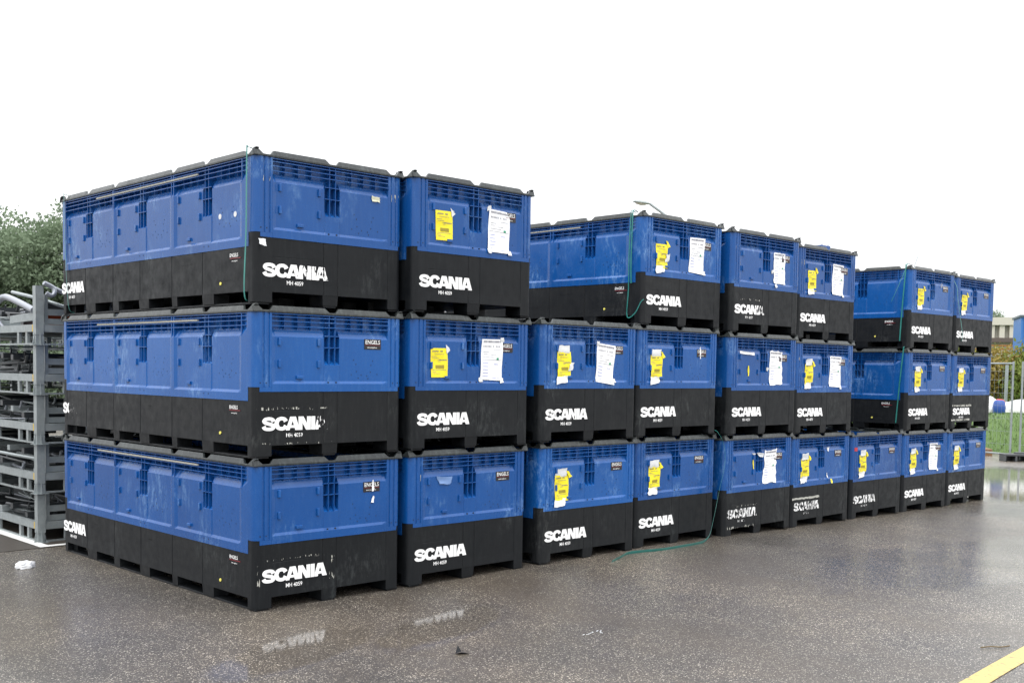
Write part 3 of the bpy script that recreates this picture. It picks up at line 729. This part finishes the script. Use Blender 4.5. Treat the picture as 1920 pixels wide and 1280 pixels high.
# ------------------------------------------------------------------ galvanised racks on the left
def rack_meshes():
    WX, WY = 1.5, 2.4; ms = {}
    def post(x, y):
        m = MB(); m.box(x-.035, x+.035, y-.035, y+.035, .002, .434); m.box(x-.028, x+.028, y-.028, y+.028, -.085, .002)
        for s in (-1, 1): m.prism([(y+s*.036, .02), (y+s*.030, -.085), (y+s*.055, -.085)], x-.004, x+.004, 'x'); m.prism([(x+s*.036, .02), (x+s*.030, -.085), (x+s*.055, -.085)], y-.004, y+.004, 'y')
        m.box(x-.06, x+.06, y-.06, y+.06, -.089, -.085); return m.mesh('post', STEEL)
    ms['posts'] = [post(x, y) for x in (.04, WX-.04) for y in (.04, WY-.04)]
    def rail(x0, y0, x1, y1):
        m = MB(); xx = x0 != x1; L_ = (x1-x0) if xx else (y1-y0)
        m.map = (lambda u, d, z: (x0+u, y0+d, z)) if xx else (lambda u, d, z: (x0+d, y0+u, z))
        m.box(0, L_, 0, .035, .03, .095); m.box(0, L_, .005, .03, -.085, -.07)
        k = .17
        while k < L_-.1: m.box(k, k+.045, .004, .030, -.07, .03); m.box(k+.2, k+.245, .004, .030, -.07, .03); k += .75
        return m.mesh('side_rail', STEEL)
    ms['rails'] = [rail(.08, .015, WX-.08, .015), rail(.08, WY-.05, WX-.08, WY-.05), rail(.015, .08, .015, WY-.08), rail(WX-.05, .08, WX-.05, WY-.08)]
    m = MB(); m.box(.055, WX-.055, .055, WY-.055, .035, .05); ms['deck'] = m.mesh('deck', STEEL)
    m = MB(); m.box(.10, .13, .055, .09, .05, .36); m.box(.13, WX-.1, .056, .085, .18, .235); m.box(.13, .9, .056, .08, .10, .15); ms['guard'] = m.mesh('guard_rail', STEEL)
    m = MB(); m.box(.0142, .02, .085, .12, .032, .093); ms['tag'] = m.mesh('yellow_tag', YTAG)
    return ms
RK = rack_meshes()
ordn = ['lowest', 'second lowest', 'middle', 'second highest', 'topmost']
def rack_stack(x0, y0, where, nb, nf, seed):
    for t in range(5):
        loc = (x0, y0, .09+t*.44)
        ro = link('steel_rack', None, None, loc, 0, '%s galvanised rack of the stack %s' % (ordn[t], where), 'rack', 'stacked galvanised steel racks')
        for q in RK['posts']: link('post', q, ro)
        for q in RK['rails']: link('side_rail', q, ro)
        link('deck', RK['deck'], ro); link('guard_rail', RK['guard'], ro); link('yellow_tag', RK['tag'], ro)
        rg = random.Random(seed+t)
        for q in range(nb if t < 4 else nb//2):
            m = MB(); py = rg.uniform(.12, 1.1); px = rg.uniform(.06, .45); zz = .075+rg.uniform(0, .20); a = rg.uniform(-.6, .6)
            ln = rg.uniform(.6, 1.15); r_ = rg.choice((.005, .007, .010, .015)); sl = rg.uniform(-.03, .05)
            qx, qy = px+ln*math.sin(a)*.5+.1, py+ln*math.cos(a)
            hook = [(px, py, zz+.06), (px+.01, py+.05, zz+.01)] if rg.random() < .6 else []
            m.tube(smooth_path(hook+[(px+.02, py+.1, zz), ((px+qx)/2, (py+qy)/2, zz+sl/2), (qx, qy, zz+sl)], 3), r_, 8)
            link('metal_bar', m.mesh('metal_bar', rg.choice((DARKP, STEEL, DARKP, DARKP, TUBEM)), smooth=True), None, loc, 0,
                 'metal bar in the tangle on the %s rack, stack %s' % (ordn[t], where), 'metal bar', 'metal bars on the %s rack %s' % (ordn[t], where))
        for q in range(nf):
            m = MB(); y1 = .15+q*(2.0/nf)+rg.uniform(-.05, .05); h = .055+rg.uniform(0, .20); m.box(.05, 1.4, y1, y1+.06, h, h+.05)
            link('flat_bar', m.mesh('flat_bar', rg.choice((STEEL, DARKP, DARKP))), None, loc, R(rg.uniform(-2, 2)),
                 'flat crossbar lying on the %s rack of the stack %s' % (ordn[t], where), 'flat bar', 'flat crossbars on the %s rack %s' % (ordn[t], where))
        if t < 4:
            m = MB(); m.box(.30, 1.25, .25, 2.1, .055, .10); m.box(.45, 1.15, .4, 1.9, .10, .26)
            link('dark_casting_block', m.mesh('dark_casting_block', DARKP, bevel=.01), None, loc, R(rg.uniform(-1, 1)),
                 'dark boxy load on the %s rack of the stack %s' % (ordn[t], where), 'metal load', 'dark loads on the racks')
rack_stack(-.035, 3.63, 'nearest the containers', 28, 7, 20)
rack_stack(.05, 6.18, 'behind the first one', 0, 3, 40)
rack_stack(1.62, 3.70, 'hidden behind the containers', 0, 3, 60)
rack_stack(1.66, 6.22, 'farthest back', 0, 2, 80)
def bar(name, pts, r, mat, label, cat, flat=None):
    m = MB(); m.tube(smooth_path(pts, 4), r, 4 if flat else 10, flat=flat); return link(name, m.mesh(name, mat, smooth=not flat), None, (0, 0, 0), 0, label, cat)
bar('steel_tube', [(-.03, 4.62, 2.16), (-.02, 4.52, 2.20), (.0, 4.42, 2.21), (.0, 4.1, 2.15), (0.0, 3.76, 2.07)], .030, TUBEM, 'pale lilac steel tube sloping down to the rack post on top of the racks', 'tube')
bar('steel_tube', [(.05, 4.42, 2.26), (.10, 3.75, 2.16), (.55, 3.7, 2.02)], .016, STEEL, 'thin grey tube with a blue band behind the rack post', 'tube')
bar('steel_tube', [(.05, 3.60, 2.22), (.09, 3.60, 2.20), (.12, 3.60, 2.22), (.12, 3.62, 2.27), (.04, 3.63, 2.31), (.22, 3.63, 2.23), (.6, 3.63, 2.10)], .020, TUBEM, 'hooked pale tube end above the racks beside the top container', 'tube')
bar('steel_tube', [(-.03, 4.8, 2.04), (-.02, 4.66, 2.06), (-.02, 4.56, 1.98), (.02, 4.45, 1.88)], .014, TUBEM, 'short bent pale tube at the left end of the top rack', 'tube')
bar('steel_beam', [(.02, 4.35, 2.0), (.02, 3.72, 2.02)], .03, STEEL, 'grey square beam lying level across the top rack', 'beam', flat=(.04, .07))
m = MB(); m.box(.12, .6, 3.80, 3.82, 1.93, 2.10); link('orange_sheet', m.mesh('orange_sheet', ORANGE), None, (0, 0, 0), 0, 'rusty orange sheet standing behind the rack rails', 'metal sheet')

# ------------------------------------------------------------------ litter
m = MB(); rg = random.Random(5)
bm_ = bmesh.new(); bmesh.ops.create_icosphere(bm_, subdivisions=3, radius=1)
for v_ in bm_.verts:
    n_ = math.sin(v_.co.x*5+1)*math.cos(v_.co.y*7)*.25+rg.uniform(-.12, .12)
    v_.co *= 1+n_; v_.co.x *= .075; v_.co.y *= .05; v_.co.z = max(v_.co.z*.035, -.018)+.019
me = bpy.data.meshes.new('plastic_wrapper'); bm_.to_mesh(me); bm_.free(); me.materials.append(NOTE)
link('plastic_wrapper', me, None, (-.546, 2.52, 0), R(20), 'crumpled white plastic wrapper on the wet asphalt at left', 'litter')
m = MB(); m.add([(-.035, 0, .002), (0, -.02, .02), (.05, 0, .003), (0, .02, .012), (-.02, .0, .05), (-.035, 0, 0), (0, -.02, .014), (.05, 0, 0), (0, .02, .004)], [(0, 1, 4), (0, 4, 3), (1, 2, 3), (1, 3, 4), (5, 6, 7, 8)])
link('fallen_leaf', m.mesh('fallen_leaf', Mat('dark_leaf', (.012, .014, .018, 1), .3).m), None, (.34, -1.664, 0), R(-40), 'small curled dark leaf on the asphalt in the foreground', 'leaf')
m = MB()
for q in range(12):
    a, b_ = rg.uniform(-.10, .10), rg.uniform(-.04, .04); s_ = rg.uniform(.002, .005)
    m.box(a-s_*1.6, a+s_*1.6, b_-s_*.6, b_+s_*.6, 0, .002)
link('paper_crumbs', m.mesh('paper_crumbs', TAPE), None, (1.27, -1.83, gz(1.27)+.003), R(10), 'scatter of tiny white crumbs on the wet asphalt', 'crumbs', None, 'stuff')
m = MB(); m.tube(smooth_path([(-.09, 0, .006), (-.02, .008, .008), (.04, -.004, .007), (.10, .006, .010)], 3), .0035, 6)
link('twig', m.mesh('twig', Mat('twig_bark', (.12, .08, .03, 1), .8).m), None, (2.78, -3.65, gz(2.8)), R(-35), 'thin brown twig on the asphalt near the yellow line', 'twig')

# ------------------------------------------------------------------ trees and plants
def leafmat(name, c0, c1):
    m = Mat(name, c0, .55); v = m.coords(rnd=False); oi = None
    c = m.mix(m.ramp(m.noise(v, 1.1, 4), [(.35, 0.), (.65, 1.)]), c0, c1)
    c = m.mix(m.ramp(m.noise(v, 9, 2), [(.4, 0.), (.8, .6)]), c, tuple(min(1, q*1.4) for q in c1[:3])+(1,))
    m.base(c); m.p.inputs['Specular IOR Level'].default_value = .3
    tl = m.n('ShaderNodeBsdfTranslucent'); m.l(c, tl.inputs['Color']); mx = m.n('ShaderNodeMixShader'); mx.inputs[0].default_value = .25
    m.l(m.p.outputs[0], mx.inputs[1]); m.l(tl.outputs[0], mx.inputs[2]); m.l(mx.outputs[0], m.t.nodes['Material Output'].inputs['Surface']); return m.m
LEAF = leafmat('tree_leaves', (.13, .18, .11, 1), (.19, .25, .16, 1))  # greens paled so the colour carries the distance haze
LEAFY = leafmat('hedge_leaves', (.10, .16, .03, 1), (.22, .25, .06, 1))
LEAFO = leafmat('ochre_leaves', (.20, .16, .03, 1), (.30, .22, .06, 1))
BARK = Mat('bark', (.06, .05, .04, 1), .9).m
def crown_mesh(seed, lobes, nclump, leaf, mat, per=26, cs=.45):
    rg = random.Random(seed); V, Fc = [], []
    for _ in range(nclump):
        lx, ly, lz, lr = rg.choices(lobes, [q[3]**2 for q in lobes])[0]
        d_ = Vector((rg.gauss(0, 1), rg.gauss(0, 1), rg.gauss(0, 1))).normalized(); rad = lr*(rg.random()**.35)*rg.uniform(.85, 1.1)
        c = Vector((lx, ly, lz))+d_*rad*Vector((1, 1, .85)).length/1.65
        for _ in range(per):
            p = c+Vector((rg.gauss(0, cs), rg.gauss(0, cs), rg.gauss(0, cs*.7)))
            a = Vector((rg.gauss(0, 1), rg.gauss(0, 1), rg.gauss(0, .6))).normalized(); b = a.orthogonal().normalized(); b.rotate(Matrix.Rotation(rg.uniform(0, 6.3), 3, a)); cc = a.cross(b)
            s = leaf*rg.uniform(.6, 1.3); o = len(V)
            V += [tuple(p-b*s), tuple(p+cc*s*.5), tuple(p+b*s), tuple(p-cc*s*.5)]; Fc.append((o, o+1, o+2, o+3))
    me = bpy.data.meshes.new('crown'); me.from_pydata(V, [], Fc); me.materials.append(mat); return me
def trunk_mesh(h, r, lobes, seed):
    rg = random.Random(seed); m = MB()
    m.tube([(0, 0, -.2), (.03*h, 0, h*.3), (0, .03*h, h*.6), (.02*h, 0, h*.85)], [r*1.3, r, r*.7, r*.3], 10)
    for lx, ly, lz, lr in lobes:
        z0 = min(lz*.55, h*.6); m.tube([(0, 0, z0), (lx*.4, ly*.4, (z0+lz)/2), (lx*.95, ly*.95, lz)], [r*.5, r*.3, r*.1], 6)
    return m.mesh('trunk', BARK, smooth=True)
TV = []
for sd_ in (1, 2, 3):
    rg = random.Random(sd_*11); lob = [(0, 0, 6.0, 1.7)]
    for k in range(13):
        a = k*2.4; rad = rg.uniform(.9, 2.5); lob.append((rad*math.cos(a), rad*math.sin(a), rg.uniform(2.4, 6.6-rad*.5), rg.uniform(.9, 1.5)))
    TV.append((crown_mesh(sd_, lob, 640, .085, LEAF, 46, .235), trunk_mesh(6.8, .22, lob, sd_)))
names = ['broadleaf tree behind the racks nearest the container stack', 'broadleaf tree behind the racks at the left edge of the photo', 'rounded broadleaf tree filling the gap behind the racks', 'tall broadleaf tree rising farther back behind the racks', 'broadleaf tree mostly hidden behind the tall left stack', 'small far tree just beyond the right end of the containers']
for i, (x, y, s, v_) in enumerate(((15.4, 40.2, 1.11, 0), (9.6, 41.5, 1.04, 1), (12.8, 41.6, 1.02, 2), (12.5, 47.0, 1.12, 1), (19.5, 40.0, 1.0, 2), (57.5, 20.0, .70, 0))):
    o = link('broadleaf_tree', None, None, (x, y, 0 if i < 5 else -.1), i*1.3, names[i], 'tree', 'trees beyond the yard')
    o.scale = (s, s, s); link('crown', TV[v_][0], o); link('trunk', TV[v_][1], o)
# undergrowth at the foot of the trees
def bush(name, loc, lobes, n, leaf, mat, label, cat='bush', seed=4, cs=.22, group=None):
    o = link(name, None, None, loc, 0, label, cat, group); link('crown', crown_mesh(seed, lobes, n, leaf, mat, 24, cs), o)
    m = MB()
    for lx, ly, lz, lr in lobes: m.tube([(lx*.7, ly*.7, -.1), (lx, ly, lz)], [.04, .015], 5)
    link('stem', m.mesh('stem', BARK), o); return o
lobs = [(q*1.2, random.uniform(-.4, .4), random.uniform(.5, 1.9), 1.0) for q in range(-9, 10)]+[(q*1.2, 0, .45, .7) for q in range(-9, 10)]
bush('hedge', (12.5, 37.6, 0), lobs, 1100, .12, LEAF, 'dark green hedge at the foot of the trees behind the racks', 'hedge', 9, .3)

# ------------------------------------------------------------------ street lamp
def lamp():
    o = link('street_lamp', None, None, (26.34, 16.33, .20), 0, 'street lamp with flat grey head peeking over the containers', 'street lamp')
    S = Vector((-.62, .66, 0)).normalized()
    m = MB(); m.tube([(0, 0, 0), (0, 0, 3), (0, 0, 5.6)], [.09, .07, .05], 12); link('pole', m.mesh('pole', STEEL, smooth=True), o)
    pts = [(0, 0, 5.55), (S.x*.25, S.y*.25, 6.05), (S.x*1.0, S.y*1.0, 6.62), (S.x*1.5, S.y*1.5, 6.98)]
    m = MB(); m.tube(smooth_path(pts, 6), .045, 8); link('arm', m.mesh('arm', STEEL, smooth=True), o)
    prof = [(-.02, .05, .03), (.05, .09, .06), (.2, .13, .10), (.42, .15, .11), (.6, .12, .08), (.68, .05, .03)]
    m = MB(); vs = []; n = 12; dirn = Vector((S.x, S.y, .14)).normalized(); side = Vector((-S.y, S.x, 0)); up = dirn.cross(side)*-1
    if up.z < 0: up = -up
    b0 = Vector(pts[-1])
    for t, a, b_ in prof:
        for k in range(n):
            th = 2*math.pi*k/n; vs.append(tuple(b0+dirn*t*.85+side*a*.8*math.cos(th)+up*b_*.8*math.sin(th)*(1 if math.sin(th) > 0 else .55)))
    fs = [(i*n+k, i*n+(k+1) % n, (i+1)*n+(k+1) % n, (i+1)*n+k) for i in range(len(prof)-1) for k in range(n)]+[tuple(range(n)), tuple((len(prof)-1)*n+k for k in range(n))]
    m.add(vs, fs); hd = link('lamp_head', m.mesh('lamp_head', Mat('lamp_grey', (.30, .33, .33, 1), .4).m, smooth=True), o)
    m = MB(); vs = []
    for t, a, b_ in ((.16, .09, .045), (.36, .12, .085), (.56, .08, .05)):
        for k in range(n):
            th = 2*math.pi*k/n; vs.append(tuple(b0+dirn*t*.85+side*a*.8*math.cos(th)+up*(b_*.8*math.sin(th)-.025)))
    m.add(vs, [(i*n+k, i*n+(k+1) % n, (i+1)*n+(k+1) % n, (i+1)*n+k) for i in range(2) for k in range(n)]+[tuple(range(n)), tuple(2*n+k for k in range(n))])
    link('lamp_glass', m.mesh('lamp_glass', Mat('lamp_glass', (.55, .50, .45, 1), .25).m, smooth=True), hd)
lamp()

# ------------------------------------------------------------------ right background
# construction fence
def fence_panel(p0, p1, label):
    a, b_ = Vector(p0), Vector(p1); Ln = (b_-a).length; rz = math.atan2(b_.y-a.y, b_.x-a.x)
    o = link('mesh_fence_panel', None, None, a, rz, label, 'fence', 'mobile mesh fence panels')
    m = MB()
    for x in (.02, Ln-.02): m.tube([(x, 0, .02), (x, 0, 2.0)], .021, 8)
    for z in (.12, 1.96): m.tube([(.02, 0, z), (Ln-.02, 0, z)], .019, 8)
    link('frame', m.mesh('frame', STEEL, smooth=True), o)
    m = MB(); x = .12
    while x < Ln-.05: m.tube([(x, 0, .12), (x, 0, 1.96)], .0018, 4); x += .10
    for z in (.32, .58, .84, 1.10, 1.36, 1.62, 1.80): m.tube([(.02, 0, z), (Ln-.02, 0, z)], .0035, 4)
    link('wire_mesh', m.mesh('wire_mesh', STEEL), o); return o
fence_panel((19.9, 4.98+.6, -.1), (18.98, 2.74, -.1), 'mobile mesh fence panel left of the dark foot block, running behind the containers')
fence_panel((19.03, 2.61, -.1), (21.2, -.1, -.1), 'mobile mesh fence panel right of the dark foot block')
def foot_block(loc, rz):
    o = link('fence_foot', None, None, loc, rz, 'dark grey hollow foot block under the two fence posts', 'fence foot')
    m = MB(); m.box(-.36, .36, -.13, .13, .105, .15); 
    for x in (-.36, -.14, .10, .32): m.box(x, x+.04, -.13, .13, 0, .105)
    m.box(-.32, .32, .10, .13, 0, .10)
    m.box(-.10, .10, -.06, .06, .15, .18); link('block', m.mesh('block', Mat('rubber_grey', (.07, .075, .08, 1), .6).m, bevel=.008), o)
foot_block((18.95, 2.55, -.1), R(-45))
# grass bank
gr = Mat('bank_grass', (.10, .20, .03, 1), .8); v = gr.coords(rnd=False); gr.base(gr.mix(gr.noise(v, 4, 6, .7), (.05, .11, .02, 1), (.12, .19, .045, 1))); gr.bump(gr.noise(v, 40, 4), .8, .05)
A = Vector((20.3, 6.2, 0)); 
m = MB(); us = lin(0, 1, 30); P0, P1 = Vector((15.5, 11.5)), Vector((26.5, -5.5)); dr = (P1-P0).normalized(); nr = Vector((-dr.y, dr.x)); nr = nr if nr.x > 0 else -nr
prof = [(0, -.12), (.25, .08), (.8, .40), (1.5, .66), (2.0, .72), (14, .85), (60, 1.0)]
vs = []; rg = random.Random(8)
for uu_ in us:
    for s_, z_ in prof:
        p = P0+(P1-P0)*uu_+nr*s_; vs.append((p.x, p.y, z_-.02+(rg.uniform(-.03, .03) if z_ > 0 else 0)))
n = len(prof); m.add(vs, [(i*n+k, i*n+k+1, (i+1)*n+k+1, (i+1)*n+k) for i in range(30) for k in range(n-1)])
link('grass_bank', m.mesh('grass_bank', gr.m, smooth=True), kind='structure')
# grass tufts on it
V, Fc = [], []
for _ in range(14000):
    t, s_ = rg.random(), rg.uniform(.05, 2.4); zz = next((prof[i][1]+(prof[i+1][1]-prof[i][1])*(s_-prof[i][0])/(prof[i+1][0]-prof[i][0]) for i in range(n-1) if prof[i][0] <= s_ <= prof[i+1][0]), 0)
    p = P0+(P1-P0)*t+nr*s_; a = rg.uniform(0, 6.3); h = rg.uniform(.02, .06); o = len(V)
    V += [(p.x-.008*math.cos(a), p.y-.008*math.sin(a), zz-.04), (p.x+.008*math.cos(a), p.y+.008*math.sin(a), zz-.04), (p.x+rg.uniform(-.04, .04), p.y+rg.uniform(-.04, .04), zz+h)]; Fc.append((o, o+1, o+2))
me = bpy.data.meshes.new('grass'); me.from_pydata(V, [], Fc); me.materials.append(gr.m); link('grass', me, None, label='short green grass growing on the low bank', cat='grass', kind='stuff')
def simple(name, mbm, mat, label, cat, loc=(0, 0, 0), rz=0, bevel=0, smooth=False):
    return link(name, mbm.mesh(name, mat, bevel=bevel, smooth=smooth), None, loc, rz, label, cat)
# concrete post and plastic post on the kerb
m = MB(); m.box(-.07, .07, -.05, .05, 0, .95); simple('concrete_post', m, Mat('pale_concrete', (.30, .34, .30, 1), .8).m, 'pale grey concrete post in front of the grass bank', 'post', (20.35, 3.95, -.1), R(30), .01)
def striped():
    mm = Mat('striped_post_paint', (.5, .5, .5, 1), .5); tc_ = mm.n('ShaderNodeTexCoord'); sp_ = mm.n('ShaderNodeSeparateXYZ'); mm.l(tc_.outputs['Object'], sp_.inputs[0])
    mm.base(mm.mix(mm.math('GREATER_THAN', mm.math('FRACT', mm.math('MULTIPLY', sp_.outputs['Z'], 8)), .5), (.6, .62, .62, 1), (.12, .13, .13, 1))); return mm.m
m = MB(); m.box(-.04, .04, -.04, .04, 0, .95); simple('marker_post', m, striped(), 'slim grey and white banded post right of the fence foot', 'post', (20.9, 3.12, -.1), R(30), .005)
m = MB(); m.box(-.6, .6, -.4, .4, 0, .05); m.box(-.6, .6, -.4, -.3, .05, .12); m.box(-.6, .6, -.05, .05, .05, .12); m.box(-.6, .6, .3, .4, .05, .12); m.box(-.6, .6, -.4, .4, .12, .14)
simple('wooden_pallet', m, Mat('pallet_wood', (.20, .11, .05, 1), .8).m, 'brown wooden pallet on the ground behind the fence', 'pallet', (19.85, 4.2, -.1), R(-55))
# white heaps, barrel, boat
def mound(name, loc, sx, sy, sz, mat, label, cat, seed, rz=0):
    bm_ = bmesh.new(); bmesh.ops.create_icosphere(bm_, subdivisions=4, radius=1); rg_ = random.Random(seed); ph = [rg_.uniform(0, 6) for _ in range(4)]
    for v_ in bm_.verts:
        c = v_.co; k = 1+.10*math.sin(c.x*4+ph[0])*math.cos(c.y*5+ph[1])+.05*math.sin(c.z*9+c.x*7+ph[2]); c *= k; c.x *= sx; c.y *= sy; c.z = max(c.z, -.2)*sz
    for f in bm_.faces: f.smooth = True
    me = bpy.data.meshes.new(name); bm_.to_mesh(me); bm_.free(); me.materials.append(mat); return link(name, me, None, loc, rz, label, cat)
TARP = Mat('white_tarp', (.80, .80, .80, 1), .5).m
mound('tarp_heap', (23.5, 5.06, .68), .35, .3, .38, TARP, 'small white tarp heap left of the blue barrel', 'tarp', 1)
mound('tarp_heap', (24.5, 4.55, .66), 1.2, .5, .36, TARP, 'wide white tarp heap right of the blue barrel', 'tarp', 2, R(-55))
m = MB(); m.tube([(0, 0, 0), (0, 0, .04), (0, 0, .16), (0, 0, .30), (0, 0, .34)], [.12, .14, .15, .13, .09], 16); simple('blue_barrel', m, Mat('barrel_blue', (.02, .07, .30, 1), .4).m, 'small blue barrel between two white tarps', 'barrel', (23.2, 4.74, .68), smooth=True)
mound('red_bag', (23.75, 4.95, .90), .16, .12, .14, Mat('red_cloth', (.50, .05, .04, 1), .6).m, 'red bag lying behind the blue barrel', 'bag', 3)
def boat():
    o = link('white_boat', None, None, (27.15, 4.0, .75), R(-45), 'white boat with raised bow standing on the bank behind the tarps', 'boat')
    m = MB(); st = [(-1.6, .02, .75, .95), (-1.3, .35, .30, .78), (-.4, .55, .12, .60), (.8, .55, .10, .55), (1.6, .5, .12, .58)]; vs = []
    for x, hw, zb, zt in st: vs += [(x, -hw, zt), (x, -hw*.6, zb+.1), (x, 0, zb), (x, hw*.6, zb+.1), (x, hw, zt)]
    m.add(vs, [(i*5+k, i*5+k+1, (i+1)*5+k+1, (i+1)*5+k) for i in range(4) for k in range(4)]+[(i*5+4, i*5, (i+1)*5, (i+1)*5+4) for i in range(4)]+[(0, 1, 2, 3, 4), (24, 23, 22, 21, 20)])
    link('hull', m.mesh('hull', Mat('boat_white', (.78, .79, .80, 1), .3).m), o)
    m = MB(); m.prism([(-.5, .62), (.9, .58), (.9, .9), (-.1, .92)], -.35, .35, 'y'); link('cabin', m.mesh('cabin', Mat('cabin_white', (.75, .76, .78, 1), .3).m, bevel=.02), o)
    m = MB(); m.prism([(-.25, .70), (.8, .68), (.8, .84), (-.05, .86)], -.352, .352, 'y'); link('window', m.mesh('window', Mat('tinted_glass', (.03, .05, .12, 1), .1).m), o)
boat()
# planted hedge and bushes behind
NR = Vector((dr.x, dr.y))
hb_ = [('hedge', (29.0, 9.8, .6), [(0, 0, .6, .8), (1, -1.0, .7, .8), (-1, 1, .7, .8)], LEAFY, 'yellow green bush behind the graffiti boards at left', 11),
       ('hedge', (30.2, 8.3, .6), [(0, 0, .9, .8), (.5, -.6, 1.3, .6), (-.3, .3, .6, .7), (-.9, 1.2, .9, .7), (-1.5, 2.2, 1.1, .7), (.9, -1.2, .9, .7)], LEAFO, 'ochre coloured bush left of the tall green bush', 12),
       ('hedge', (30.5, 6.75, .6), [(0, 0, .8, .8), (.3, -.3, 1.5, .5), (.1, .1, 1.75, .3), (.7, -.9, 1.0, .8), (.9, -1.2, 1.7, .6)], LEAFY, 'tall green bush at the right edge behind the fence', 13)]
for nm, loc, lo, mt, lb, sd_ in hb_: bush('bush', loc, lo, 480, .065, mt, lb, 'bush', sd_, .16)
bush('bush', (33.5, 9.2, .6), [(0, 0, 1.0, .9), (1.0, -1.4, .8, .9), (-1, 1.4, 1.3, .9)], 420, .07, LEAFY, 'green bush in front of the beige shed wall', 'bush', 14, .2)
# graffiti boards on a wall
def graffiti():
    mm = Mat('graffiti_paint', (.4, .4, .4, 1), .7); v = mm.coords(rnd=False)
    c = mm.ramp(mm.noise(v, 2.4, 3, .6), [(.42, (.22, .22, .20, 1)), (.47, (.58, .58, .58, 1)), (.52, (.10, .10, .10, 1)), (.6, (.50, .50, .48, 1))])
    mm.base(c); return mm.m
GRF = graffiti()
m = MB(); m.box(-1.6, -.15, -.06, .06, 0, 1.25)
simple('painted_wall', m, Mat('old_wall', (.22, .20, .15, 1), .85).m, 'low weathered wall carrying two graffiti boards', 'wall', (28.2, 7.9, .6), R(-62))
m = MB(); m.box(-1.1, -.25, -.10, -.062, .80, 1.14); simple('graffiti_board', m, GRF, 'upper grey board with scribbled graffiti', 'board', (28.2, 7.9, .6), R(-62))
m = MB(); m.box(-1.1, -.25, -.10, -.062, .32, .66); simple('graffiti_board', m, GRF, 'lower grey board with scribbled graffiti', 'board', (28.2, 7.9, .6), R(-62))
m = MB(); m.tube([(0, 0, 0), (.02, 0, 1.3)], .045, 8); simple('metal_pole', m, STEEL, 'short leaning grey pole in front of the bushes', 'pole', (26.8, 6.05, .6), smooth=True)
# shed / ribbed concrete building
BEIGE = Mat('beige_cladding', (.52, .50, .43, 1), .8).m; DKB = Mat('dark_beam', (.10, .08, .07, 1), .7).m; RUST = Mat('rusty_steel', (.28, .11, .03, 1), .8).m
bo = link('industrial_shed', None, None, (47, 14.6, 0), R(-62), 'beige ribbed industrial shed beyond the fence, right of the containers', 'building')
m = MB(); m.box(-3.4, 3.4, 0, 8, 0, .9+1.7); m.box(-3.4, 3.4, .3, 8, 2.6, 3.2); m.box(-3.4, 3.4, 0, 8, 3.9, 4.25); link('wall', m.mesh('wall', BEIGE), bo)
m = MB(); x = -3.35
while x < 3.3: m.box(x, x+.22, .08, .4, 3.3, 3.92); x += .42
m.box(-3.4, 3.4, .35, 8, 3.25, 3.92); link('ribbed_cladding', m.mesh('ribbed_cladding', BEIGE), bo)
m = MB(); m.box(-3.5, 3.5, -.12, .3, 3.12, 3.32); link('beam', m.mesh('beam', DKB), bo)
m = MB(); m.box(-3.0, 3.0, -.005, .1, 1.2, 2.3); link('opening', m.mesh('opening', Mat('deep_shade', (.02, .02, .02, 1), .9).m), bo)  # flat dark panel, its colour paints the shade inside the shed
for k, (a, b_, z) in enumerate(((-3.3, 1.5, 2.92), (-3.3, .8, 2.76), (-3.3, 2.4, 1.75))):
    m = MB(); m.box(a, b_, -.5, -.38, z, z+.07); simple('rusty_beam', m, RUST, ['upper rusty brown beam stacked before the shed', 'lower rusty brown beam stacked before the shed', 'lowest rusty beam lying across the dark shed opening'][k], 'beam', (47, 14.6, 0), R(-62))
for k in range(5):
    m = MB(); a = -2.6+k*.5; m.tube([(a, -.9, 1.2), (a+.15-.05*k, -.75, 2.05-.08*k)], .04, 6); simple('leaning_plank', m, TARP, 'pale plank leaning in the dark shed opening', 'plank', (47, 14.6, 0), R(-62)); bpy.data.objects[-1] if 0 else None
for o in bpy.data.objects:
    if o.name.startswith('leaning_plank'): o['group'] = 'pale planks leaning in the shed opening'
m = MB(); m.tube([(-.7, 0, 1.75), (.0, 0, 1.95), (.5, 0, 2.15)], [.05, .10, .04], 8); simple('blue_tarp', m, Mat('light_blue_tarp', (.25, .36, .70, 1), .5).m, 'light blue folded tarp slung in front of the shed', 'tarp', (40.8, 12.0, 0), R(-62), smooth=True)
co = link('blue_skip', None, None, (40.2, 9.38, 0), R(-62), 'bright blue steel container standing high at the right edge', 'skip container')
m = MB(); m.box(-1.5, 2.8, 0, 2.4, 2.35, 3.85)
x = -1.4
while x < 2.7: m.box(x, x+.12, -.06, 0, 2.4, 3.8); x += .36
link('shell', m.mesh('shell', Mat('skip_blue', (.04, .17, .48, 1), .5).m), co)
m = MB(); m.box(-1.56, 2.86, -.08, 2.46, 3.85, 3.93); link('top_rim', m.mesh('top_rim', Mat('skip_rim', (.09, .12, .14, 1), .5).m), co)
m = MB()
for a in (-1.3, 2.5):
    for b_ in (.1, 2.1): m.box(a, a+.18, b_, b_+.18, 0, 2.35)
link('stand', m.mesh('stand', DKB), co)
# small blue thing and rod seen above the top containers
m = MB(); m.box(0, .20, 0, .35, 0, .012); m.box(0, .20, 0, .01, .012, .085); m.box(.19, .20, .01, .35, .012, .085); m.box(0, .01, .01, .35, .012, .085)
for q in (.02, .15): m.box(q, q+.008, .0, .008, .085, .10)
simple('plastic_tray', m, BLUE, 'small blue plastic tray lying on top of the sixth stack', 'tray', (7.37, .30, 2.965), 0, .002)
m = MB(); m.tube([(0, 0, 0), (.05, 0, .12), (.12, 0, .22)], .006, 6); simple('wire_end', m, STEEL, 'thin bent wire sticking up above the second stack from the right end', 'wire', (9.98, .5, 2.93))
